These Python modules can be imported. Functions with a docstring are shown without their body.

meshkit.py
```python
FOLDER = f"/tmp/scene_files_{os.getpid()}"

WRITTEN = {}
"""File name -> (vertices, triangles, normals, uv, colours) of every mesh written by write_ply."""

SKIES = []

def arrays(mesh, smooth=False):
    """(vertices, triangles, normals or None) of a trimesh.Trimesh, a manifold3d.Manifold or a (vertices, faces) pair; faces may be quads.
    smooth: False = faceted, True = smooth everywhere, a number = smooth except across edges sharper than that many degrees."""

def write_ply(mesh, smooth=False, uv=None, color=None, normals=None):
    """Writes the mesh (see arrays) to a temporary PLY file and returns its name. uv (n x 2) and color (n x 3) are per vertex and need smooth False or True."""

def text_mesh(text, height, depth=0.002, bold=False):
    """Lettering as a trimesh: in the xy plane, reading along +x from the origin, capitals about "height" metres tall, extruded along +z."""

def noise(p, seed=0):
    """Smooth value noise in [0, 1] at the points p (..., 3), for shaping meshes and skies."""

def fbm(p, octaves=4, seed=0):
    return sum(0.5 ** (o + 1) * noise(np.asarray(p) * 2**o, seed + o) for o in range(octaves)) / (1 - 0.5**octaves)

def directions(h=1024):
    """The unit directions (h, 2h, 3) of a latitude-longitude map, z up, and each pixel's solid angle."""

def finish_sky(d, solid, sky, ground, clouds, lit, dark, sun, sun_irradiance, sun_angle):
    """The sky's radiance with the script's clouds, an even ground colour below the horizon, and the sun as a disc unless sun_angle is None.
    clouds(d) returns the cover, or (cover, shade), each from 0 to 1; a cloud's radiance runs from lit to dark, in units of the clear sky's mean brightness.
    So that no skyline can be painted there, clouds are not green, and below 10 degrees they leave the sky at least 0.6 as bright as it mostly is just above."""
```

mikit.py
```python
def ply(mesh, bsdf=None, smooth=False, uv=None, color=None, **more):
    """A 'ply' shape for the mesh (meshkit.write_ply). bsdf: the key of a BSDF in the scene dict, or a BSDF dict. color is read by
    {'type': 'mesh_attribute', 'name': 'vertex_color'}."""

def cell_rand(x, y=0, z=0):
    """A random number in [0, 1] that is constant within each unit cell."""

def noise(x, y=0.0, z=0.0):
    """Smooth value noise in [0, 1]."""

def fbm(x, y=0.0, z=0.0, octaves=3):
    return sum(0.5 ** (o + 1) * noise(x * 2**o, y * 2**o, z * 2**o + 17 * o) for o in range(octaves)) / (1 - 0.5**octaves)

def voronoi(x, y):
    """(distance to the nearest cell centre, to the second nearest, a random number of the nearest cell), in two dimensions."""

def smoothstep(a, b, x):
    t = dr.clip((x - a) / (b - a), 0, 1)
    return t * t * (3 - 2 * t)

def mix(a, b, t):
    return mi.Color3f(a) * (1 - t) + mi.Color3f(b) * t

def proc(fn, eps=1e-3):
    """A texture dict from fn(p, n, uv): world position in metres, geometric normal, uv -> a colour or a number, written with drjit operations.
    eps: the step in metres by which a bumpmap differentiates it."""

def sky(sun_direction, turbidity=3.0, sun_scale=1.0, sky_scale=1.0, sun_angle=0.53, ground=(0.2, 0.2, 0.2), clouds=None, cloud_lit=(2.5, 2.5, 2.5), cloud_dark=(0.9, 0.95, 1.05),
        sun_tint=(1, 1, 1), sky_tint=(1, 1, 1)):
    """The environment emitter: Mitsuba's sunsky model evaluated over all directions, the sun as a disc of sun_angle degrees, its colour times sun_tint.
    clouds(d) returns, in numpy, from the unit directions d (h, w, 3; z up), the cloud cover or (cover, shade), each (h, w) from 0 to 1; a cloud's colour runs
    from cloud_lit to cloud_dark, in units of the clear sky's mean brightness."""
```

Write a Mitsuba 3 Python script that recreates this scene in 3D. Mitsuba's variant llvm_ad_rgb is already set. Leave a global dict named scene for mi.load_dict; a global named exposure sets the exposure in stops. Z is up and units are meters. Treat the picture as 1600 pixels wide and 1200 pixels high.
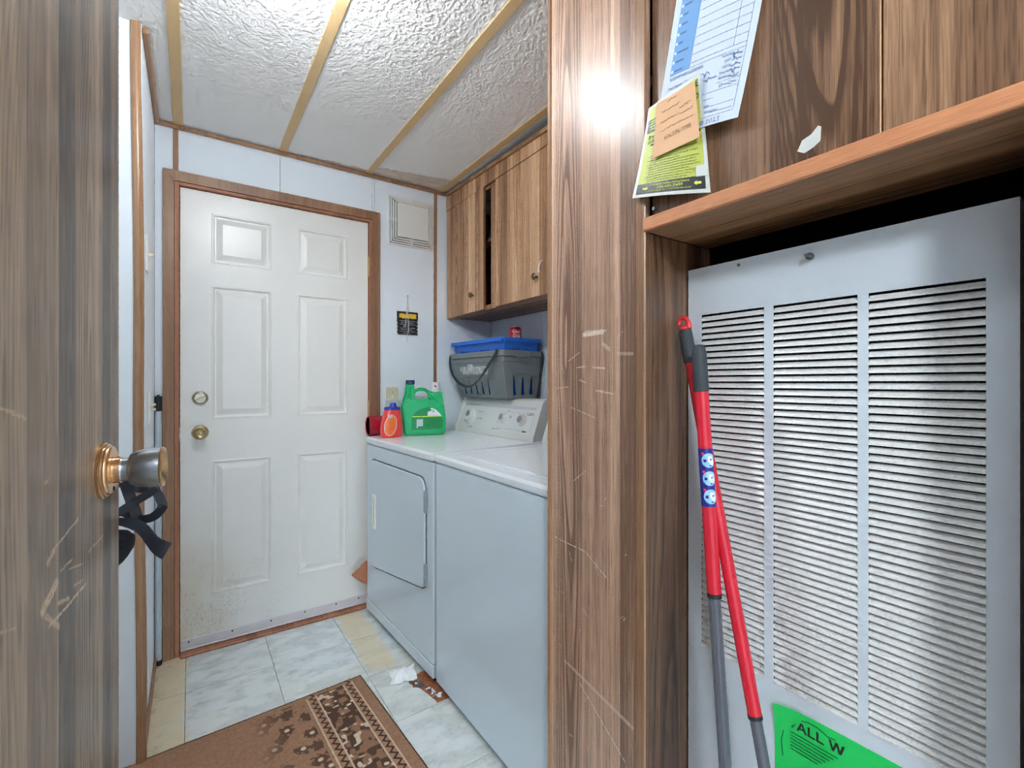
import math, random, numpy as np, trimesh, drjit as dr, mitsuba as mi, mikit, meshkit
from mikit import proc, noise, fbm, cell_rand, smoothstep, mix, voronoi
from shapely.geometry import Polygon, box as sbox, Point
from shapely import affinity
from shapely.ops import unary_union
T = mi.ScalarTransform4f
random.seed(4); RNG = np.random.default_rng(4)
scene, labels = {}, {}

# ------------------------------------------------------------------ camera, lights, exposure
CAM = np.array([0, 0, 1.19]); YAW = math.atan2(503, 730)
scene['camera'] = {'type': 'perspective', 'fov': 2 * math.degrees(math.atan(800 / 730.0)), 'fov_axis': 'x', 'near_clip': 0.02, 'far_clip': 50.0, 'principal_point_offset_y': 2 / 1200,
                   'to_world': T().look_at(origin=CAM.tolist(), target=[math.sin(YAW), math.cos(YAW), 1.19], up=[0, 0, 1])}
exposure = 0.2
LAMP = (0.20, 1.22)          # the laundry room's ceiling lamp
LAMP_POWER = [96, 99, 102]
UNSEEN_HALL = (-0.36, -1.08)        # unseen hall ceiling lamp behind the camera, placed to light the furnace
UNSEEN_HALL_POWER = [150, 155, 160]
SIDE_FILL = (-0.80, 1.05)         # added fill lamp, unseen, brightening the wall left of the laundry corner
SIDE_FILL_POWER = [7, 7.2, 7.4]

# ------------------------------------------------------------------ mesh helpers
def hull(p): return trimesh.convex.convex_hull(np.asarray(p, float))
def bx(x0, x1, y0, y1, z0, z1, c=0.0):
    x0, x1, y0, y1, z0, z1 = min(x0, x1), max(x0, x1), min(y0, y1), max(y0, y1), min(z0, z1), max(z0, z1)
    if c <= 0:
        m = trimesh.creation.box(extents=(x1 - x0, y1 - y0, z1 - z0)); m.apply_translation(((x0 + x1) / 2, (y0 + y1) / 2, (z0 + z1) / 2)); return m
    c = min(c, (x1 - x0) * .49, (y1 - y0) * .49, (z1 - z0) * .49)
    p = []
    for x, sx in ((x0, 1), (x1, -1)):
        for y, sy in ((y0, 1), (y1, -1)):
            for z, sz in ((z0, 1), (z1, -1)):
                p += [(x + sx * c, y + sy * c, z), (x + sx * c, y, z + sz * c), (x, y + sy * c, z + sz * c)]
    return hull(p)
def cat(ms): return trimesh.util.concatenate([m for m in ms if m is not None])
def frame(ex, ey, o):
    ex, ey = np.array(ex, float), np.array(ey, float); M = np.eye(4); M[:3, 0], M[:3, 1], M[:3, 2], M[:3, 3] = ex, ey, np.cross(ex, ey), o; return M
def mv(m, M): m = m.copy(); m.apply_transform(M); return m
def onX(o): return frame((0, -1, 0), (0, 0, 1), o)      # faces -X: sheet x runs towards the camera
def onY(o): return frame((1, 0, 0), (0, 0, 1), o)       # faces -Y
def onZ(o): return frame((1, 0, 0), (0, 1, 0), o)
def extr(poly, d):
    gs = getattr(poly, 'geoms', [poly]); return cat([trimesh.creation.extrude_polygon(g, d, engine='earcut') for g in gs if g.area > 1e-12])
def zto(d):
    d = np.array(d, float) / np.linalg.norm(d); return trimesh.geometry.align_vectors([0, 0, 1], d)
def lathe(prof, o=(0, 0, 0), axis=(0, 0, 1), n=40):
    m = trimesh.creation.revolve(np.array(prof, float), sections=n); M = zto(axis); M = M.copy(); M[:3, 3] = o; m.apply_transform(M)
    if m.volume < 0: m.invert()
    return m
def cyl(p0, p1, r, n=24, r1=None):
    p0, p1 = np.array(p0, float), np.array(p1, float); L = np.linalg.norm(p1 - p0); r1 = r if r1 is None else r1
    return lathe([(0, 0), (r, 0), (r1, L), (0, L)], p0, p1 - p0, n)
def tube(pts, r, n=10):
    pts = np.array(pts, float); k = len(pts); r = np.broadcast_to(r, (k,)); t = np.gradient(pts, axis=0); t /= np.linalg.norm(t, axis=1)[:, None]
    a = np.cross(t[0], [0, 0, 1]); a = np.cross(t[0], [1, 0, 0]) if np.linalg.norm(a) < .1 else a
    V = []; ang = np.arange(n) * 2 * math.pi / n
    for i in range(k):
        a = a - t[i] * (a @ t[i]); a /= np.linalg.norm(a); b = np.cross(t[i], a)
        V.append(pts[i] + r[i] * (np.cos(ang)[:, None] * a + np.sin(ang)[:, None] * b))
    V = np.vstack(V + [pts[:1], pts[-1:]]); F = []
    for i in range(k - 1):
        for j in range(n):
            q = (j + 1) % n; F += [(i * n + j, i * n + q, (i + 1) * n + q), (i * n + j, (i + 1) * n + q, (i + 1) * n + j)]
    for j in range(n): q = (j + 1) % n; F += [(k * n, q, j), (k * n + 1, (k - 1) * n + j, (k - 1) * n + q)]
    m = trimesh.Trimesh(V, F, process=False); m.fix_normals(); return m
def spline(p, n=40):
    from scipy.interpolate import CubicSpline
    p = np.array(p, float); d = np.r_[0, np.cumsum(np.linalg.norm(np.diff(p, axis=0), axis=1))]; return CubicSpline(d, p)(np.linspace(0, d[-1], n))
def ribbon(pts, across, w, t=.0015):
    pts = np.array(pts, float); k = len(pts); A = np.broadcast_to(np.array(across, float), (k, 3)); A = A / np.linalg.norm(A, axis=1)[:, None]
    tg = np.gradient(pts, axis=0); tg /= np.linalg.norm(tg, axis=1)[:, None]
    A = A - tg * (A * tg).sum(1)[:, None]; A /= np.linalg.norm(A, axis=1)[:, None]; N = np.cross(tg, A); w = np.broadcast_to(w, (k,))[:, None] / 2
    V = np.stack([pts + A * w + N * t / 2, pts - A * w + N * t / 2, pts - A * w - N * t / 2, pts + A * w - N * t / 2], 1).reshape(-1, 3); F = []
    for i in range(k - 1):
        for j in range(4):
            q = (j + 1) % 4; F += [(i * 4 + j, i * 4 + q, i * 4 + 4 + q), (i * 4 + j, i * 4 + 4 + q, i * 4 + 4 + j)]
    e = (k - 1) * 4; F += [(0, 2, 1), (0, 3, 2), (e, e + 1, e + 2), (e, e + 2, e + 3)]
    m = trimesh.Trimesh(V, F, process=False); m.fix_normals(); return m
def sheet(f, nu=24, nv=24, t=.0006, back=None):
    """A thin closed sheet from f(u, v) -> (n, 3); the front lies towards -X."""
    u, v = np.meshgrid(np.linspace(0, 1, nu), np.linspace(0, 1, nv), indexing='ij'); P = f(u.ravel(), v.ravel())
    off = np.array([t, 0, 0]) if back is None else np.array(back, float) * t
    V = np.vstack([P, P + off]); n = nu * nv; F = []
    for i in range(nu - 1):
        for j in range(nv - 1):
            a, b, c, d = i * nv + j, (i + 1) * nv + j, (i + 1) * nv + j + 1, i * nv + j + 1
            F += [(a, b, c), (a, c, d), (n + a, n + c, n + b), (n + a, n + d, n + c)]
    ring = [i * nv for i in range(nu)] + [(nu - 1) * nv + j for j in range(1, nv)] + [i * nv + nv - 1 for i in range(nu - 2, -1, -1)] + [j for j in range(nv - 2, 0, -1)]
    for a, b in zip(ring, ring[1:] + ring[:1]): F += [(a, a + n, b + n), (a, b + n, b)]
    m = trimesh.Trimesh(V, F, process=False); m.fix_normals(); return m
def loft(secs, n=40):
    """secs: (z, rx, ry, cx, cy, p): superellipses stacked along z."""
    a = np.arange(n) * 2 * math.pi / n; V = []
    for z, rx, ry, cx, cy, p in secs:
        c, s = np.cos(a), np.sin(a); V.append(np.stack([cx + rx * np.sign(c) * abs(c) ** (2 / p), cy + ry * np.sign(s) * abs(s) ** (2 / p), np.full(n, z)], 1))
    k = len(secs); V = np.vstack(V + [[(secs[0][3], secs[0][4], secs[0][0])], [(secs[-1][3], secs[-1][4], secs[-1][0])]]); F = []
    for i in range(k - 1):
        for j in range(n): q = (j + 1) % n; F += [(i * n + j, i * n + q, (i + 1) * n + q), (i * n + j, (i + 1) * n + q, (i + 1) * n + j)]
    for j in range(n): q = (j + 1) % n; F += [(k * n, q, j), (k * n + 1, (k - 1) * n + j, (k - 1) * n + q)]
    m = trimesh.Trimesh(V, F, process=False); m.fix_normals(); return m
def puffy(poly, depth, r, k=7):
    """A flat outline given depth (0..depth) with rounded front and back edges."""
    zs = [0.0]; ins = [r]; ms = []
    for i in range(k):
        a0, a1 = i / k, (i + 1) / k; z0, z1 = r * a0, r * a1; d = r * (1 - math.sqrt(max(0, 1 - (1 - (a0 + a1) / 2) ** 2)))
        g = poly.buffer(-d) if d > 1e-6 else poly
        ms.append(mv(extr(g, depth - 2 * z0), frame((1, 0, 0), (0, 1, 0), (0, 0, z0))))
    return cat(ms)
def text(s, h, M, bold=False, depth=.0004, w=None, center=False):
    m = meshkit.text_mesh(s, h, depth, bold); b = m.bounds
    if w: m.apply_scale([w / (b[1][0] - b[0][0]), 1, 1])
    if center: m.apply_translation([-(m.bounds[0][0] + m.bounds[1][0]) / 2, 0, 0])
    return mv(m, M)
def line2(pts, w): 
    from shapely.geometry import LineString
    return LineString(pts).buffer(w / 2, cap_style=2)

# ------------------------------------------------------------------ scene helpers
def numbered(k):
    if k not in labels and k not in scene and not any(s.startswith(k + '__') for s in scene): return k
    i = 1
    while any(s == f'{k}_{i:03d}' or s.startswith(f'{k}_{i:03d}__') for s in list(scene) + list(labels)): i += 1
    return f'{k}_{i:03d}'
def thing(name, label, cat_, group=None):
    k = numbered(name); labels[k] = {'label': label, 'category': cat_}
    if group: labels[k]['group'] = group
    return k
def part(parent, name, mesh, bsdf, smooth=30, label=None, kind=None, **more):
    k = numbered(parent + '__' + name); scene[k] = mikit.ply(mesh, bsdf, smooth=smooth, **more)
    if label or kind: labels[k] = {**({'label': label} if label else {}), **({'kind': kind} if kind else {})}
    return k
def solid(name, mesh, bsdf, label, cat_, group=None, smooth=30):
    k = thing(name, label, cat_, group); scene[k] = mikit.ply(mesh, bsdf, smooth=smooth); return k
def struct(name, mesh, bsdf, label=None, smooth=30):
    k = numbered(name); labels[k] = {'kind': 'structure', **({'label': label} if label else {})}
    if mesh is not None: scene[k] = mikit.ply(mesh, bsdf, smooth=smooth)
    return k

# ------------------------------------------------------------------ materials
def rgb(c): return {'type': 'rgb', 'value': [float(x) for x in c]}
def srgb(r, g, b): return [((x / 255 + .055) / 1.055) ** 2.4 if x > 10 else x / 255 / 12.92 for x in (r, g, b)]
def mat(name, color, rough=.5, spec=.5, metallic=0.0, bump=None, eps=1e-3, **more):
    col = color if isinstance(color, dict) else rgb(color)
    d = {'type': 'principled', 'base_color': col, 'roughness': rough, 'metallic': metallic, **more}
    if not metallic: d['specular'] = spec
    if bump is not None: d = {'type': 'bumpmap', 'nested': d, 'tex': proc(bump, eps), 'scale': 1.0}
    scene['m_' + name] = d
def M_(n): return 'm_' + n

def wood_fn(dark, mid, light, strip=.075, seed=1, extra=None, cath=.5, soft=1.0, tone_amt=.8, boards=None):
    dark, mid, light = (mi.Color3f(*map(float, c)) for c in (dark, mid, light))
    def fn(p, n, uv):
        u = dr.select(dr.abs(n.x) > dr.abs(n.y), p.y, p.x) + seed * 3.17; v = p.z
        flat = dr.abs(n.z) > .7
        u = dr.select(flat, p.x + seed * 3.17, u); v = dr.select(flat, p.y, v)
        s = u / strip; s = s + .35 * dr.sin(s * 1.9 + seed)
        i = dr.floor(s); r = cell_rand(i, seed); c = (s - i - .5); isb = mi.Float(-1)
        for k, (a0, a1, tone, cf) in enumerate(boards or ()):          # printed boards: from, to, tone, with a flame figure or not
            inb = (u - seed * 3.17 >= a0) & (u - seed * 3.17 < a1)
            i = dr.select(inb, 100.0 + k, i); r = dr.select(inb, tone, r); c = dr.select(inb, (u - seed * 3.17 - a0) / (a1 - a0) - .5, c); isb = dr.select(inb, float(cf), isb)
        wav = (noise(v * 1.5, i * 3.1, seed) - .5)
        cen = c + wav * .5
        g = v * .5 + 2.6 * noise(v * .85, i * 5.7, seed + 1.0) + cen * cen * 4.2 * dr.select(cell_rand(i, seed + 5) > .5, 1.0, -1.0) + .16 * (noise(u * 22, v * 3.5) - .5) + .05 * (noise(u * 110, v * 12) - .5) + seed
        f = g * 4.6; f = f - dr.floor(f)
        ring = smoothstep(.35, .9, f) * (1 - smoothstep(.9, 1.0, f))
        isc = dr.select(isb >= 0, isb * 1.2, dr.select(cell_rand(i, seed + 9) < cath, 1.0, 0.0)) * (1 - smoothstep(.32, .5, dr.abs(c)))
        st = noise(u * 300 * soft, v * 4) * .5 + noise(u * 90 * soft, v * 2.2, 3.0) * .5
        fine = noise(u * 900 * soft, v * 30, 7.0)
        pore = smoothstep(.70, .9, noise(u * 700 * soft, v * 16, 11.0))
        broad = fbm(u * 14, v * .8, seed + 2.0)
        t = .5 + tone_amt * (r - .5) + .62 * (st - .5) + .26 * (fine - .5) + .9 * (broad - .5) - .42 * ring * isc * (.5 + .8 * cell_rand(i, seed + 13)) - .22 * pore
        t = dr.clip(t, 0, 1)
        col = dr.select(t < .5, mix(dark, mid, t * 2), mix(mid, light, t * 2 - 1))
        if extra is not None: col = extra(col, p, u)
        return col
    return fn
def scratches(segs, plane, colour, wid=.0012):
    """Old scratches: segments (a0, z0, a1, z1, strength, width) on a face, a = y for faces of constant x."""
    def fn(col, p, u):
        a = p.y if plane == 'x' else p.x
        wob = (noise(a * 300, p.z * 300) - .5) * .002
        k = mi.Float(0)
        for a0, z0, a1, z1, st, w in segs:
            da, dz = a1 - a0, z1 - z0; L = da * da + dz * dz
            t = dr.clip(((a - a0) * da + (p.z - z0) * dz) / L, 0, 1)
            d = dr.sqrt(dr.square(a - a0 - t * da) + dr.square(p.z - z0 - t * dz)) + wob
            k = dr.maximum(k, st * (1 - smoothstep(w * .4, w, d)) * smoothstep(.25, .6, noise(a * 420, p.z * 420, 5.0) + .25))
        return mix(col, colour, k)
    return fn
rs = random.Random(9)
SEG = [(.805, 1.302, .745, 1.304, .85, .007), (.80, 1.31, .735, 1.306, .6, .0022), (.86, 1.243, .82, 1.262, .35, .0022), (.775, 1.225, .74, 1.222, .6, .003), (.83, 1.226, .80, 1.228, .6, .002),
       (.765, 1.172, .715, 1.166, .55, .003), (.82, 1.196, .80, 1.19, .4, .003), (.745, 1.277, .725, 1.263, .4, .006), (.905, 1.176, .86, 1.18, .4, .0015), (.85, 1.13, .77, 1.11, .5, .0014),
       (.91, .80, .80, .795, .75, .0014), (.80, .795, .735, .758, .7, .0014), (.82, .478, .68, .385, .75, .0016), (.675, .375, .65, .33, .6, .0016), (.84, .955, .80, .985, .5, .0018), (.87, .505, .66, .47, .35, .006),
       (.81, .66, .79, .645, .4, .0014), (.70, 1.253, .66, 1.25, .3, .005)]
SEG += [(y, z, y + rs.uniform(-.012, .012), z - rs.uniform(.0, .025), rs.uniform(.25, .6), rs.uniform(.0008, .0016)) for y, z in [(rs.uniform(.64, .92), rs.choice([rs.uniform(.55, 1.15), rs.uniform(.3, 1.35)])) for _ in range(26)]]
BP = [(.60, .647, .6, 0), (.647, .694, .10, 0), (.694, .722, .70, 0), (.722, .768, .52, 0), (.768, .812, .66, 0), (.812, .918, .42, 1), (.918, .95, .6, 0)]
BH = [(.56, .63, .50, 0), (.50, .56, .42, 0), (.387, .50, .58, 0), (.239, .387, .24, 1), (.155, .239, .72, 0), (.10, .155, .40, 0), (.0, .10, .62, 1), (-.14, .0, .5, 0)]
BC = [(1.50, 1.545, .6, 0), (1.545, 1.60, .28, 0), (1.60, 1.655, .70, 0), (1.655, 1.73, .60, 0), (1.73, 1.81, .74, 1), (1.81, 1.85, .62, 0), (1.85, 1.905, .30, 0), (1.905, 1.956, .62, 1), (2.06, 2.095, .62, 0), (2.095, 2.15, .45, 1), (2.15, 2.215, .70, 0), (2.215, 2.27, .62, 1), (2.27, 2.325, .12, 0), (2.325, 2.40, .45, 1), (2.40, 2.5, .35, 0)]
D, Mi, L = srgb(108, 79, 62), srgb(168, 133, 111), srgb(212, 178, 154)
mat('wood_partition', proc(wood_fn(D, Mi, L, .083, 2, scratches(SEG, 'x', srgb(215, 200, 185)), .45, boards=BP)), .34, .5)
mat('wood_closet', proc(wood_fn(srgb(40, 26, 16), srgb(82, 58, 41), srgb(118, 88, 64), .085, 6, None, .75)), .38, .5)
mat('wood_partition_plain', proc(wood_fn(srgb(74, 50, 35), srgb(130, 97, 73), srgb(182, 144, 112), .105, 5, None, .65, boards=BH)), .3, .55)
mat('wood_cabinet', proc(wood_fn(srgb(118, 82, 56), srgb(182, 138, 102), srgb(228, 188, 150), .052, 11, None, .5, boards=BC)), .42, .4)
DS = [(.578, .972, .678, .972, .8, .0022), (.564, .992, .594, 1.004, .8, .007), (.585, 1.037, .654, 1.049, .7, .002), (.69, 1.004, .74, 1.006, .6, .002), (.606, 1.012, .637, 1.013, .5, .0016), (.628, 1.006, .67, .997, .5, .0016),
      (.64, .984, .67, .98, .5, .0016), (.60, .984, .628, .977, .6, .003), (.488, 1.009, .513, 1.001, .4, .0014), (.488, 1.172, .53, 1.161, .5, .002), (.568, 1.102, .579, 1.104, .5, .002), (.57, .985, .60, .962, .5, .004), (.575, 1.03, .59, 1.037, .6, .004)]
mat('wood_door', proc(wood_fn(srgb(62, 58, 56), srgb(118, 102, 87), srgb(164, 143, 120), .045, 37, scratches(DS, 'x', srgb(206, 180, 150)), .1, .30, 1.0)), .34, .5)
mat('wood_trim', proc(wood_fn(srgb(112, 80, 58), srgb(144, 108, 82), srgb(168, 132, 102), .3, 17, None, .0, 1.0, .3)), .42, .4)
mat('wood_moulding', proc(wood_fn(srgb(116, 84, 60), srgb(152, 115, 85), srgb(176, 140, 108), .03, 19, None, .1, 1.0, .4)), .32, .5)
mat('wood_jamb', proc(wood_fn(srgb(128, 82, 58), srgb(162, 108, 80), srgb(182, 128, 98), .3, 23, None, .0, 1.0, .3)), .45, .4)
def edge_col(p, n, uv): return mix(srgb(176, 112, 76), srgb(206, 144, 104), .5 * fbm(p.y * 12, p.z * 220) + .5 * noise(p.y * 60, p.z * 900))
mat('wood_shelf_edge', proc(edge_col), .42, .4)
mat('wood_shelf', proc(wood_fn(srgb(74, 50, 32), srgb(120, 88, 62), srgb(150, 114, 86), .12, 31, None, .8)), .42, .4)
mat('brass', srgb(230, 184, 138), .2, metallic=1.0)
mat('brass_dull', srgb(190, 172, 130), .26, metallic=1.0)
mat('steel', srgb(176, 184, 192), .26, metallic=1.0)
mat('bronze', srgb(120, 106, 94), .32, metallic=1.0)
mat('antique_nickel', srgb(176, 166, 148), .25, metallic=1.0)
def wall_bump(p, n, uv): return fbm(p.x * 300, p.y * 300, p.z * 300, 2) * .0006
mat('wall', srgb(226, 236, 245), .5, .35)
mat('wall_textured', srgb(222, 232, 240), .55, .35, bump=wall_bump, eps=8e-4)
def ceil_bump(p, n, uv):
    w = noise(p.x * 42, p.y * 42) * 1.4
    return (smoothstep(.30, .75, noise(p.x * 125 + w, p.y * 95 + w)) * .7 + .3 * noise(p.x * 230, p.y * 230)) * .0034
def ceil_col(p, n, uv):
    b = 2.400 - .20 * (p.x - .8) + .022 * (fbm(p.x * 26, p.y * 26) - .5) + .012 * (noise(p.x * 120, p.y * 60) - .5)
    b = dr.select(p.x < .785, 2.452 + .025 * (noise(p.x * 40) - .5) + .1 * (.785 - p.x) , b)
    k = smoothstep(0, .004, p.y - b)
    edge = (1 - smoothstep(0, .010, dr.abs(p.y - b - .003)))
    soft = smoothstep(-.03, .02, p.y - b) * .25
    base = mix(srgb(236, 237, 237), srgb(214, 206, 196), soft)
    c = mix(base, mix(srgb(196, 180, 166), srgb(222, 212, 202), fbm(p.x * 30, p.y * 30)), k)
    return mix(c, srgb(150, 122, 98), edge * .8 * noise(p.x * 90, p.y * 90))
mat('ceiling', proc(ceil_col), .6, .3, bump=ceil_bump, eps=6e-4)
mat('batten_gold', srgb(206, 176, 130), .45, .4)
def door_col(p, n, uv):
    grime = smoothstep(.75, .1, p.z) * smoothstep(.30, -.03, p.x) * smoothstep(.25, .75, fbm(p.x * 9, p.z * 5))
    sp = smoothstep(.72, .8, noise(p.x * 330, p.z * 330)) * smoothstep(.7, .15, p.z) * smoothstep(.5, .1, p.x)
    c = mix(srgb(232, 233, 230), srgb(214, 203, 180), .75 * grime)
    return mix(c, srgb(150, 130, 100), .55 * sp * smoothstep(.4, .6, fbm(p.x * 12, p.z * 12)))
mat('door_white', proc(door_col), .32, .5)
mat('sweep', srgb(212, 210, 214), .35, .5)
mat('white_enamel', srgb(196, 210, 220), .16, .5)
mat('white_deck', srgb(212, 220, 226), .2, .5)
mat('white_plastic', srgb(226, 228, 226), .35, .5)
mat('ivory', srgb(214, 208, 184), .4, .5)
mat('panel_white', srgb(228, 232, 234), .3, .5)
mat('dark_gap', srgb(22, 20, 20), .8, .1)  # near-black for small dark parts, and for shade painted into gaps
mat('dark_wall', srgb(52, 38, 32), .6, .3)
mat('black', srgb(28, 29, 32), .45, .4)
mat('black_cloth', srgb(34, 35, 40), .8, .2)
mat('strap', srgb(40, 43, 50), .5, .4)
def floor_col(p, n, uv):
    i, j = dr.floor((p.x + .015) / .305), dr.floor((p.y - 2.19) / .305)
    a = fbm(p.x * 16 + cell_rand(i, j) * 9, p.y * 30, 4.0, 4); b = fbm(p.x * 60, p.y * 60, 2.0)
    c = mix(srgb(203, 212, 214), srgb(222, 229, 231), smoothstep(.3, .7, a)); c = mix(c, srgb(176, 184, 188), .45 * smoothstep(.5, .8, b) * smoothstep(.62, .35, a))
    w = .05 * (fbm(p.x * 10, p.y * 10) - .5)
    left = 1 - smoothstep(-.03, .01, p.x + w * .6)
    patch = smoothstep(.585, .62, p.x + w) * (1 - smoothstep(.70, .76, p.x + w)) * smoothstep(1.83, 1.95, p.y + w) * .9
    low = (1 - smoothstep(1.95, 2.05, p.y)) * .25
    c = mix(c, srgb(226, 208, 166), dr.maximum(left * .75, dr.maximum(patch * .75, low * fbm(p.x * 5, p.y * 5))))
    dirt = smoothstep(.62, .8, fbm(p.x * 45, p.y * 45, 9.0)) * (smoothstep(2.40, 2.5, p.y) + .5 * (1 - smoothstep(-.12, -.05, p.x)))
    return mix(c, srgb(120, 105, 85), .6 * dirt)
mat('vinyl', proc(floor_col), .35, .45)
mat('gap_shade_grey', srgb(92, 100, 106), .6, .3)  # grey for the shade painted into the dryer door gap
mat('joint', srgb(120, 124, 122), .8, .1)
def sub_col(p, n, uv): return mix(srgb(128, 74, 52), srgb(178, 116, 86), fbm(p.x * 60, p.y * 60))
mat('subfloor', proc(sub_col), .85, .1)
mat('grey_glue', srgb(96, 90, 86), .9, .1)
mat('tissue', srgb(236, 240, 242), .8, .2)
mat('furnace', srgb(212, 224, 236), .32, .5, bump=lambda p, n, uv: fbm(p.x * 260, p.y * 260, p.z * 260, 2) * .0004, eps=8e-4)
def slat_col(p, n, uv):
    k = smoothstep(.45, .8, fbm(p.y * 60, p.z * 90, 3.0)) * smoothstep(.95, .62, p.z) * smoothstep(.25, .5, p.y)
    sp = smoothstep(.66, .8, noise(p.y * 420, p.z * 420))
    return mix(mix(srgb(226, 230, 232), srgb(150, 150, 150), .55 * k), srgb(120, 118, 118), sp * (.18 + .4 * k))
mat('slat', proc(slat_col), .24, .5)
mat('grey_knob', srgb(84, 90, 94), .5, .4)
mat('red_tube', srgb(206, 34, 54), .3, .5)
mat('red_bright', srgb(222, 48, 56), .35, .5)
mat('grey_grip', srgb(54, 60, 65), .6, .3)
mat('grey_tube', srgb(84, 88, 98), .38, .5)
mat('navy', srgb(30, 42, 130), .35, .5)
mat('pale_blue', srgb(150, 200, 236), .4, .4)
mat('print_white', srgb(238, 240, 242), .6, .3)
mat('print_pink', srgb(226, 60, 110), .5, .3)
mat('paper_white', srgb(206, 218, 232), .7, .2)
mat('form_blue', srgb(120, 164, 214), .7, .2)
mat('ink_blue', srgb(92, 120, 164), .7, .2)
mat('ink', srgb(34, 38, 34), .7, .2)
mat('ink_soft', srgb(84, 86, 50), .7, .2)
mat('pencil', srgb(140, 108, 92), .7, .2)
mat('paper_lime', srgb(182, 192, 84), .45, .5)
mat('laminate', srgb(206, 212, 208), .4, .5)
mat('paper_peach', srgb(226, 182, 144), .75, .2)
mat('band_black', srgb(40, 44, 46), .4, .4)
mat('lime_print', srgb(214, 222, 96), .5, .3)
mat('sticker_green', srgb(28, 204, 96), .5, .4)
mat('ink_green', srgb(12, 84, 40), .6, .2)
mat('jug_green', srgb(18, 180, 112), .32, .5)
mat('label_green', srgb(16, 142, 78), .35, .5)
mat('label_yellow', srgb(214, 226, 96), .4, .4)
mat('cap_navy', srgb(32, 52, 92), .4, .5)
mat('orange_bottle', srgb(238, 70, 66), .3, .5)
mat('label_orange', srgb(246, 128, 62), .35, .5)
mat('cap_blue', srgb(44, 66, 176), .35, .5)
mat('deep_red', srgb(158, 20, 44), .25, .5)
mat('hollow_shade_red', srgb(84, 12, 26), .5, .3)
mat('basket_grey', srgb(118, 126, 130), .45, .4)
mat('basket_blue', srgb(24, 110, 216), .4, .5)
mat('laundry_blue', srgb(26, 56, 150), .9, .1)
mat('laundry_red', srgb(176, 70, 96), .9, .1)
mat('can_red', srgb(196, 30, 48), .25, .5, metallic=0.2)
mat('can_rim', srgb(190, 190, 194), .3, metallic=1.0)
mat('sign_yellow', srgb(222, 182, 62), .5, .3)
mat('sign_grey', srgb(136, 142, 150), .5, .3)
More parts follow.
